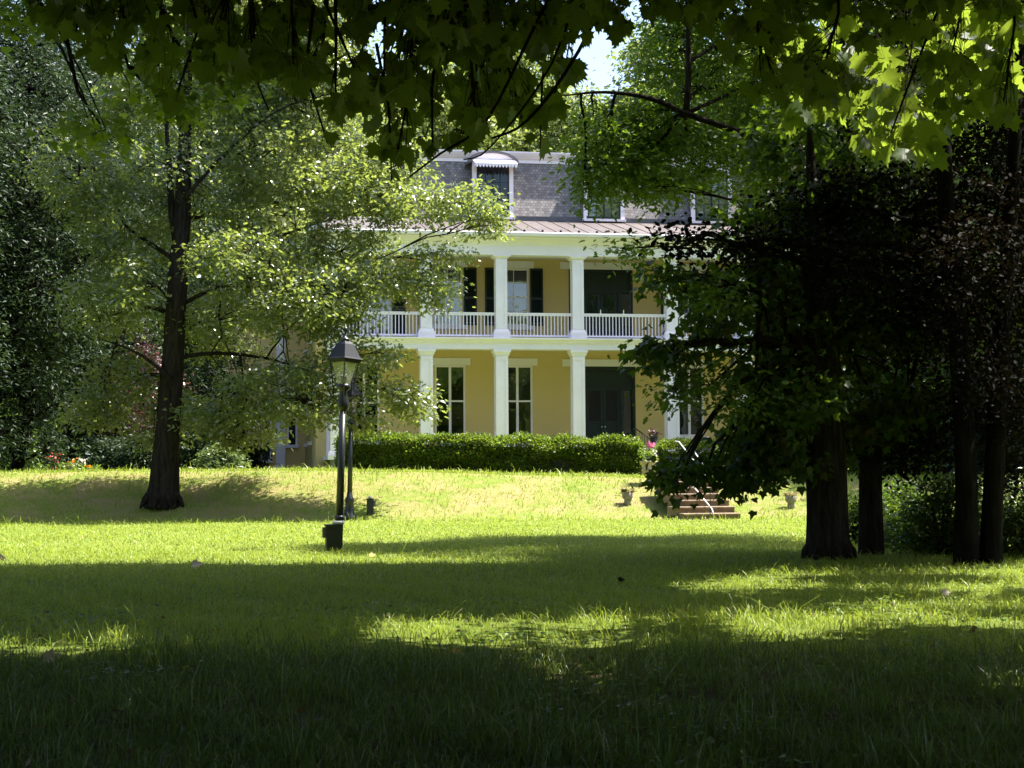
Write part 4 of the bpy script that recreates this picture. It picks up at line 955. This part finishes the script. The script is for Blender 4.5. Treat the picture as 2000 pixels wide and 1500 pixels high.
# dense evergreen by the garden bed
def simple_tree(name, base, h, r, barkm, leafm, T, size, blobs, per, sig, label, cat='tree', group=None, low=.2, tr=.25):
    base = Vector(base)
    t = Tree(name, base, barkm, leafm, T, size, label=label, cat=cat, group=group)
    t.stem([base + Vector((math.sin(k * 1.7) * .03 * h * (k > 0), math.cos(k * 2.1) * .02 * h * (k > 0), h * .92 * k / 6 - .1)) for k in range(7)], [tr * (1 - .13 * k) for k in range(7)], 10)
    for i in range(blobs):
        f = low + (1 - low) * (i + .5) / blobs; a = i * 2.4 + random.uniform(-.4, .4)
        env = r * math.sin(math.pi * min(.97, max(.12, (f - low * .6) / (1.02 - low * .6)))) ** .7
        q = env * random.uniform(.25, .72)
        br = max(r * .22, env * random.uniform(.36, .55))
        t.blob(base + Vector((math.cos(a) * q, math.sin(a) * q, h * f * .95)), (br, br, br * .62), max(10, int(34 * (br / sig / 4) ** 2)), sig, 3)
    return t.finish(per=per, droop=.4, spread=.8, twig=.012 * h / 14, maxtwig=r)
p = at(30, 912, 41); e1 = simple_tree('evergreen_tree', (p.x, p.y, g1(p.x, p.y)), 13.5, 3.3, M['barkdark'], M['darkleaf'], T_LONG, .17, 56, 40, .32, 'dense dark evergreen shading the lawn next to the oak', low=.03, tr=.17)
p = at(-190, 912, 37); c = copy_tree(e1); c.location = (p.x, p.y, g1(p.x, p.y)); c.rotation_euler.z = 2.1; c['label'] = 'dense dark evergreen cut off by the edge of the view'
p = at(150, 912, 49); c = copy_tree(e1); c.location = (p.x, p.y, g1(p.x, p.y)); c.rotation_euler.z = 4.0; c.scale = (.95, .95, 1.15); c['label'] = 'dark evergreen standing back between the garden bed and the oak'
p = at(225, 912, 50); simple_tree('plum_tree', (p.x, p.y, g1(p.x, p.y)), 5.2, 2.0, M['bark'], M['plumleaf'], T_ROUND, .11, 26, 36, .22, 'small purple leaved plum tree behind the oak trunk', low=.12, tr=.10)
# woods beyond the house
p = at(600, 905, 90); w1 = simple_tree('woodland_tree', (p.x, p.y, g1(p.x, p.y)), 25, 6.0, M['bark'], M['farleaf'], T_DIAMOND, .34, 44, 40, .55, 'tall airy tree showing left of the roof above the oak', group='trees standing beyond the mansion', low=.14, tr=.4)
w1['label'] = 'tall airy tree rising above the corner of the mansion'
p = at(1110, 905, 94); w2 = simple_tree('woodland_tree', (p.x, p.y, g1(p.x, p.y)), 24, 6.5, M['bark'], M['farleaf'], T_DIAMOND, .34, 40, 40, .55, 'round pale green tree rising behind the dormer with the awning', group='trees standing beyond the mansion', low=.14, tr=.4)
spots = [(430, 84, w2, 1.35, 'broad pale tree behind the upper crown of the oak'), (240, 74, e1, 1.55, 'tall dark evergreen behind the purple plum'), (860, 96, w1, 1.15, 'pale tree between the oak crown and the mansard roof'),
         (1000, 104, w2, 1.25, 'distant pale tree directly behind the mansard roof'), (1300, 100, w1, 1.2, 'distant tree behind the linden boughs above the roof'), (1500, 96, w2, 1.2, 'distant tree hidden behind the maple crown'),
         (1760, 62, w2, .8, 'green tree behind the copper beech trunks'), (1930, 48, w1, .75, 'tree at the wood edge beyond the copper beech'), (70, 66, e1, 1.5, 'tall dark evergreen behind the dense evergreen by the bed'), (2080, 40, w2, .7, 'tree beyond the twin trunks at the edge of view'), (1840, 84, w1, 1.1, 'far tree above the wood edge'),
         (1640, 76, w2, .9, 'low wood edge tree between the thick trunk and the beech'), (560, 110, w1, 1.3, 'farthest tall tree behind the oak'), (340, 62, e1, 1.0, 'dark evergreen close behind the purple plum')]
for px, Yq, src, s_, lb in spots:
    p = at(px, 905, Yq); c = copy_tree(src); c.location = (p.x, p.y, g1(p.x, p.y)); c.scale = (s_, s_, s_); c.rotation_euler.z = px * .013; c['label'] = lb
# trees behind the photographer mirrored in windows; nearer unseen ones added to block skylight
for x, y, s_, lb in ((-14, -26, .62, 'tree across the lawn mirrored in the lower windows'), (1, -34, .66, 'tree across the lawn facing the front door'), (15, -27, .6, 'tree across the lawn facing the copper beech'), (-30, -20, .7, 'tree across the lawn beyond the evergreens'), (30, -18, .7, 'tree across the lawn beyond the beech'),
                     (-7, -38, .6, 'tree across the lawn facing the lamp posts'), (8, -42, .66, 'tree across the lawn facing the garden steps'), (-13, 3, .5, 'unseen tree added to block side sky near the evergreens'), (-14, 13, .5, 'unseen tree added to block side sky before the evergreens'), (14.5, 3, .5, 'unseen tree added to block side sky near the beech'), (16, 13, .55, 'unseen tree added to block side sky behind the beech'), (-15.5, 23, .5, 'unseen tree added to block side sky opposite the lamp posts'), (-19, 31, .55, 'unseen tree added to block side sky near the bank'), (17, 24, .5, 'unseen tree added to block side sky beside the beech'), (21, 33, .6, 'unseen tree added to block side sky beside the garden steps'), (-6, -15, .5, 'unseen tree added to block rear sky nearest the overhanging maple'), (8, -16, .5, 'unseen tree added to block rear sky just behind the overhanging maple')):
    c = copy_tree(w2 if x > 0 else w1); c.location = (x, y, 0); c.scale = (s_, s_, s_); c.rotation_euler.z = x; c['label'] = lb; c['group'] = 'trees across the lawn'

# ---------------------------------------------------------------- overhanging maples
SN = np.array(SUN)
BRIGHT = [(1560, 105, 70, 45), (1630, 55, 40, 25), (1700, 205, 80, 50), (1800, 215, 100, 50), (1750, 280, 80, 42), (1880, 80, 85, 75), (1940, 170, 45, 50), (1580, 228, 50, 20), (1680, 140, 60, 40), (1818, 318, 14, 8), (1870, 240, 50, 30), (1950, 60, 50, 60)]
BY = 10.8
bright_c = np.array([list(at(px, py, BY)) for px, py, _, _ in BRIGHT])
def shaded(px, py, q):
    """True where the photograph's lawn lies in shade; q is a random number that roughens the edge."""
    j = (q - .5)
    a = (py > 1096 + 6 * j) & (py < 1180 + 6 * j) & (px < 1330 + 130 * np.sin(py * .06) + 160 * j)
    a &= ~((px > 1050) & (py > 1170) & (q > .6))
    a |= (px > 1250) & (py > 1100) & (py < 1182) & (np.sin(py * .21 + 1.2 * np.sin(px * .006) + 1.3 * np.sin(px * .017 + 2)) + .5 * np.sin(px * .012 + py * .05) > 1.0 + .5 * j)
    c = (py >= 1180) & (py < 1226) & (px < 620 + 60 * j)
    d = (py >= 1224 + 10 * np.sin(px * .013) + 8 * j)
    d &= ~((px > 1840) & (py > 1285) & (py < 1352)) & ~((px < 350) & (py > 1218) & (py < 1268)) & ~((px > 900) & (px < 1230) & (py > 1252) & (py < 1328) & (q > .12))
    c &= ~((px < 330) & (py > 1230))
    return a | c | d
def shade_canopy_points(n, y0, y1):  # leaf clusters set so the unseen canopy casts the mapped lawn shade
    x = rng.uniform(-9.5, 10, n); y = rng.uniform(y0, y1, n)
    q = rng.uniform(0, 1, n)
    P = np.stack([x, y, 0 * x + .07], -1); px, py = proj(P)
    ok = np.where(y < 3.2, True, shaded(px, py, q))
    x, y = x[ok], y[ok]; n = len(x)
    # rise along the sun's direction until the top of the frame is cleared
    k = SN[1] / SN[2]; zmin = (CAM_Z + .325 * np.maximum(y, 0)) / (1 - .325 * k) + np.where(y < 11.2, .95, .55)
    z = np.maximum(zmin, 3.6) + rng.uniform(0, 1, n) ** 1.3 * 2.4
    C = np.stack([x + SN[0] / SN[2] * z, y + SN[1] / SN[2] * z, z], -1)
    keep = np.ones(n, bool)
    for c in bright_c:                                # gaps that let the sun reach the low bright sprays
        d = C - c; t_ = d @ SN; r = np.linalg.norm(d - t_[:, None] * SN, axis=1); keep &= ~((t_ > -.2) & (r < 1.0))
    return C[keep]
def overhang(name, label, trunk, rad, clusters, limbs, tmpl, size, per, sig, hang=None):
    t = Tree(name, trunk[0], M['bark'], M['mapleleaf'], tmpl, size, label=label, cat='tree')
    t.stem(trunk, rad, 12); t.flare(trunk[0], rad[0] * .85, 7, .35, 1.7)
    for e in limbs: t.limb(e, rise=.25, rel=.5)
    t.C.append(clusters); t.G.append(np.full(len(clusters), sig))
    return t
def canopy_tree(name, label, trunk, rad, y0, y1, n, extra=()):
    t = Tree(name, trunk[0], M['bark'], M['mapleleaf'], T_MAPLE_S, .105 if y0 < 5 else .13, label=label, cat='tree')
    C = shade_canopy_points(n, y0, y1); t.rmax = .05; t.zlow = 7.4 if y0 > 5 else 4.0
    t.stem(trunk, rad, 12); t.flare(trunk[0], rad[0] * .85, 7, .35, 1.7)
    far = C[C[:, 2] > CAM_Z + .40 * np.maximum(C[:, 1], 0) + .6]
    for e in far[rng.choice(len(far), 18, replace=False)]: t.limb(e, rise=.25, rel=.3)
    px, py = proj(C); inside = (px > -150) & (px < 2150) & (py > -120) & (C[:, 1] > .5)
    t.C.append(C[inside]); t.G.append(np.full(inside.sum(), .2))
    if extra: t.pixblobs(*extra)
    t.finish(per=22, droop=.4, spread=.5, twig=.004, maxtwig=1.2, ntwig=.4)
    V, f, z = leaf_verts(*cluster_leaves(C[~inside], .24, 22, .22, .3, .5, 1.0, .5), T_DIAMOND)
    npmesh('crown', V, f, z, M['mapleleaf'], t.e, t.base)  # out-of-view leaves, shaped by the shade map
    return t
tB = canopy_tree('overhanging_maple', 'maple whose lowest leafy sprays hang dark across the top of the view', [(3.2, -5.5, -.1), (3.2, -5.4, 1.5), (3.15, -5.2, 3.5), (3.0, -5, 5.5), (2.9, -4.8, 8), (2.9, -4.6, 11)], [.42, .34, .30, .26, .18, .06], -12, 11.2, 24000)
pa = at(-75, 1088, 19.2)
tA = canopy_tree('lawn_maple', 'maple at the edge of the lawn with only its root and upper boughs in view', [(pa.x, pa.y, -.1), (pa.x, pa.y, 1.5), (pa.x - .2, pa.y - .3, 4), (pa.x - .1, pa.y - .6, 6.5), (pa.x + .2, pa.y - .8, 8), (pa.x + .5, pa.y - .8, 12)], [.46, .36, .32, .28, .22, .06], 11.0, 20.5, 24000,
    (17, [(190, 255, 45, 30, 0, .6), (300, 180, 90, 60, 1, .8), (60, 20, 80, 40, 0, .9), (480, 90, 120, 60, 1, .8), (400, 170, 90, 40, 1, .6)], .2, 1.0))
# the low sprays, leaf by leaf: children of the overhanging maple
def sprays(rows, Y0, size, per100, jy, nrm=(.1, -.55, .55), twig_r=.0035):
    b = MB(); Ps = []
    for px, py, rx, ry in rows:
        n = max(1, int(per100 * rx * ry * 3.14 / 1e4))
        Yc = Y0 + random.uniform(-jy, jy)
        root = at(px + random.uniform(-50, 50), py - ry - 260, Yc + random.uniform(-.3, .3)); c = at(px, py, Yc)
        m = root.lerp(c, .5) + Vector((random.gauss(0, .05), random.gauss(0, .05), 0))
        b.tube([root, m, c], [twig_r * 2.5, twig_r * 1.8, twig_r], 5)
        for _ in range(n):
            r_ = math.sqrt(random.random()); a = random.uniform(0, 6.283)
            p = at(px + rx * r_ * math.cos(a), py + ry * r_ * math.sin(a), Yc + random.gauss(0, .3))
            p.z += size * .5
            Ps.append(p); k = m.lerp(c, random.random()); b.tube([k, k.lerp(p, .5) + Vector((0, 0, .02)), p], [.0022, .0016, .0012], 3)
    P = np.array([list(p) for p in Ps]); n = len(P)
    D = rng.normal(size=(n, 3)) * np.array([.55, .5, .3]); D[:, 2] -= .75
    N = rng.normal(size=(n, 3)) * np.array([.5, .4, .4]) + np.array(nrm)
    return b, leaf_verts(P, D, N, size * rng.uniform(.65, 1.12, n), T_MAPLE)
e = tB.e
DARK = [(310, 130, 45, 60), (430, 110, 45, 60), (240, 40, 90, 40), (120, 25, 60, 30), (560, 45, 90, 50), (400, 30, 80, 40), (625, 130, 40, 30), (575, 150, 30, 40), (690, 45, 40, 45), (800, 130, 45, 85), (760, 235, 55, 45), (775, 305, 42, 30), (765, 352, 14, 6), (690, 200, 45, 22), (655, 215, 25, 20),
        (880, 70, 80, 60), (860, 190, 40, 50), (640, 280, 10, 10), (960, 60, 70, 50), (980, 150, 50, 40), (1060, 60, 60, 45), (1150, 30, 60, 30), (1200, 60, 25, 25), (830, 30, 120, 30), (1300, 20, 120, 22), (900, 280, 40, 20), (950, 215, 40, 30), (1080, 120, 40, 40), (1000, 30, 160, 26), (500, 130, 50, 30), (200, 110, 50, 30), (720, 20, 60, 20), (845, 300, 20, 12), (930, 250, 40, 22), (1130, 75, 25, 18), (340, 200, 30, 20), (150, 60, 60, 30), (700, 150, 30, 30), (750, 180, 40, 30)]
DARK2 = [(1500, 90, 90, 60), (1400, 40, 120, 30), (1600, 165, 70, 45), (1520, 180, 60, 35), (1690, 100, 30, 30), (1770, 40, 90, 40), (1850, 150, 50, 40), (1880, 20, 110, 25), (1960, 200, 40, 50), (1600, 20, 120, 25)]
for rows, Y0, size, per, jy in (([q], *k) for ks in ((DARK, 6.4, .078, 56, 1.2), (DARK2, 6.4, .082, 44, .8), (BRIGHT, BY, .16, 42, .5), ([(1080, 205, 30, 22), (1000, 180, 50, 30), (930, 190, 50, 45), (1055, 290, 14, 8), (1020, 240, 40, 25), (1100, 150, 30, 20), (960, 100, 60, 40)], 8.0, .12, 60, .5)) for q in ks[0] for k in (ks[1:],)):
    b, (V, f, z) = sprays(rows, Y0, size, per, jy, (.25, .5, .65) if Y0 > 7 else (.1, -.55, .55))
    q_ = b.build('branch', M['bark'], e, e.location); npmesh('leaf_spray', V, f, z, M['mapleleaf'], q_, e.location)
for Yq, ln, r in ((6, [(1130, -120), (1040, 60), (950, 235), (860, 300), (800, 345)], .005), (6.4, [(1150, -100), (1080, 120), (960, 285), (905, 312)], .004), (5.5, [(480, -150), (490, 60), (500, 150), (525, 215)], .004), (7, [(1250, -150), (1130, 100), (1030, 235), (960, 270)], .007), (6.8, [(1900, -150), (1800, 100), (1740, 260)], .005)):
    MB().tube(*fine([at(x, y, Yq) for x, y in ln], [r * (1.6 - .9 * i / (len(ln) - 1)) for i in range(len(ln))]), 6).build('branch', M['bark'], e, e.location)

# ================================================================ shrubs, bed, odds and ends
shell_shrub('rhododendron', 'pale glossy rhododendron bush at the foot of the rear wing', 'shrub', 432, 914, 46, 1.35, .82, 1.1, M['rhodoleaf'], T_LONG, .17, 190, 13, droop=.1)
for px, py, Y, w_, h_, m, lb in ((-60, 905, 64, 6, 4.5, 'darkleaf', 'great dark bush at the far side of the garden bed'), (70, 905, 68, 6, 4.5, 'shrubleaf', 'great light bush behind the evergreen trunks'), (190, 905, 66, 5, 4.2, 'darkleaf', 'great dark bush behind the purple plum'), (300, 905, 70, 6, 5, 'darkleaf', 'great dark bush behind the oak trunk'), (410, 905, 66, 4.5, 4.5, 'darkleaf', 'great dark bush by the rear wing door'), (1700, 905, 52, 5, 3.6, 'darkleaf', 'great bush behind the linden trunk'), (1810, 905, 46, 4.5, 3.6, 'droopleaf', 'great dark bush between the linden and the beech'), (1920, 905, 44, 4.5, 3.4, 'shrubleaf', 'great light bush between the twin trunks'), (2050, 905, 40, 4.5, 3.4, 'darkleaf', 'great dark bush at the wood edge past the beech'),
        (60, 905, 50, 2.2, 1.0, 'shrubleaf', 'bright yellow green shrub behind the pale stones'), (135, 905, 53, 2.0, 1.9, 'shrubleaf', 'taller light green shrub behind the red flowers'), (215, 910, 48, 1.9, 1.1, 'darkleaf', 'low dark shrub beside the orange flowers'),
        (275, 912, 47, 1.4, 1.2, 'darkleaf', 'dark shrub close behind the oak trunk'), (375, 912, 50, 2.2, 2.0, 'darkleaf', 'tall dark shrub behind the pale rhododendron'), (180, 908, 55, 2.6, 2.8, 'shrubleaf', 'large light green shrub at the back of the bed'), (20, 908, 46, 1.6, 2.2, 'shrubleaf', 'shady green shrub under the dense evergreen'),
        (1790, 1095, 20.5, 1.1, .62, 'shrubleaf', 'light green undergrowth bush between the dark trunks'), (1690, 1085, 22, 1.0, .75, 'shrubleaf', 'leafy bush at the back of the linden trunk'), (1850, 1100, 19.5, 1.1, 1.1, 'droopleaf', 'dark undergrowth bush beside the twin trunks'), (1745, 1060, 25, 1.3, .9, 'droopleaf', 'dark bush in the gap beyond the linden'),
        (1985, 1090, 22, 1.6, 1.0, 'rhodoleaf', 'pale glossy bush catching sun past the twin trunks'), (2010, 1105, 18.5, .9, .75, 'droopleaf', 'dark low bush in front of the pale glossy bush')):
    shell_shrub('shrub', lb, 'shrub', px, py, Y, w_, h_, w_ * .8, M[m], T_DIAMOND if m != 'rhodoleaf' else T_LONG, .20 if w_ > 4 else .11 if Y > 30 else .075, int((55 if w_ > 4 else 130) * w_ * h_ + 60), 22, 'shrubs around the lawn', sig=.22 if w_ > 4 else .10)
def flower(px, py, Y, h, m, label, n):
    p = at(px, py, Y); p.z = g1(p.x, p.y)
    e = empty('garden_flower', p, label=label, cat='flower', group='flowers in the garden bed')
    b = MB()
    for i in range(5): b.tube([p + Vector((random.gauss(0, .05), random.gauss(0, .05), 0)), p + Vector((random.gauss(0, .07), random.gauss(0, .07), h))], [.008, .005], 4)
    b.build('stem', M['shrubleaf'], e, p)
    plant_leaves('foliage', e, p, [p + Vector((random.gauss(0, .12), random.gauss(0, .1), random.uniform(.05, h * .6))) for _ in range(14)], .06, 8, .16, M['shrubleaf'], T_LONG, droop=-.2, spread=1)
    plant_leaves('bloom', e, p, [p + Vector((random.gauss(0, .07), random.gauss(0, .06), h + random.gauss(0, .06))) for _ in range(n)], .04, 10, .09, m, T_ROUND, spread=1.5)
flower(110, 908, 44, .36, M['red'], 'tall red flower in the garden bed beside the pale handrail', 8)
flower(139, 908, 44, .26, M['orange'], 'orange yellow lily standing between the red and low blooms', 4)
flower(173, 914, 43, .08, M['orange'], 'low orange flower at the edge of the grass', 3)
flower(155, 906, 45, .36, M['palepetal'], 'pale pink flower behind the orange lily', 3)
for px, py, s_, lb in ((24, 912, .22, 'squarish pale stone at the rim of the garden bed'), (42, 912, .17, 'smaller pale stone nearest the yellow green shrub'), (421, 915, .20, 'flat pale stone lying in the grass before the rhododendron')):
    p = at(px, py, 43.5); p.z = g1(p.x, p.y)
    b = MB().ball((0, 0, .0), s_, 9, .35 if px == 421 else .8)
    b.v = [(x * (1 + .2 * math.sin(9 * y + px)), y * (1 + .2 * math.sin(8 * z)), z * (1 + .15 * math.sin(11 * x))) for x, y, z in b.v]
    o = b.build('garden_stone', M['sand'], None, p); tag(o, lb, 'stone', 'pale stones near the bed')
p = at(85, 890, 46); p.z = g1(p.x, p.y)
e = empty('garden_handrail', p, label='slanting pale handrail among the shrubs of the garden bed', cat='handrail')
a, c = at(64, 881, 46), at(110, 895, 45.5)
MB().tube([a, c], .03, 6).tube([a - Vector((0, 0, .07)), c - Vector((0, 0, .07))], .02, 6).build('rail', M['steel'], e, p)
for q in (.75, .95):
    m = a.lerp(c, q); MB().tube([m, Vector((m.x, m.y, g1(m.x, m.y)))], .02, 6).build('post', M['brownstone'], e, p)
for px, py, m, s_, lb in ((885, 1266, 'deadleaf', .05, 'curled yellow fallen leaf in the shaded rough grass'), (1840, 1153, 'paleleaf', .08, 'pale fallen leaf lying in the sunlit lawn'), (375, 1091, 'paleleaf', .12, 'pale fallen leaf at the edge of the long shadow'), (722, 1074, 'deadleaf', .07, 'small brownish fallen leaf near the nearer lamp post'), (1208, 1124, 'bark', .07, 'dark dead leaf on the shaded lawn'), (85, 1270, 'paleleaf', .10, 'greyish fallen leaf in the small sunny patch')):
    Yq = 1.06 * F / (py - 915 + 8) ; p = at(px, py, Yq); p.z = g1(p.x, p.y) + .05
    V, f, z = leaf_verts(np.array([list(p)]), np.array([[1, .3, .2]]), np.array([[.1, -.6, .7]]), np.array([s_]), T_MAPLE)
    tag(npmesh('fallen_leaf', V, f, z, M[m], None, p), lb, 'leaf', 'fallen leaves on the lawn')

# dead leaf litter and clover among the rough blades
n = 420; y = rng.uniform(3.8, 12.5, n); x = rng.uniform(-1, 1, n) * (y * .36 + .8)
P = np.stack([x, y, gz(x, y) + rng.uniform(.01, .05, n)], -1)
V, f, z = leaf_verts(P, rng.normal(size=(n, 3)) * np.array([1, 1, .3]), rng.normal(size=(n, 3)) * .5 + np.array([0, 0, 1]), rng.uniform(.02, .055, n), T_ROUND)
tag(npmesh('leaf_litter', V, f, z, M['litter']), 'brown bits of dead leaf lying among the rough grass blades', 'litter', kind='stuff')
n = 1500; c_ = np.stack([rng.uniform(-4, 4, 26), rng.uniform(4, 13, 26)], -1)
q = c_[rng.integers(0, 26, n)] + rng.normal(0, .22, (n, 2)); x, y = q[:, 0], q[:, 1]
P = np.stack([x, y, gz(x, y) + rng.uniform(.02, .08, n)], -1)
V, f, z = leaf_verts(P, rng.normal(size=(n, 3)) * np.array([1, 1, .15]), rng.normal(size=(n, 3)) * .3 + np.array([0, 0, 1]), rng.uniform(.02, .05, n), T_ROUND)
tag(npmesh('clover', V, f, z, M['shrubleaf']), 'low round leaved clover spread in patches through the grass', 'clover', kind='stuff')
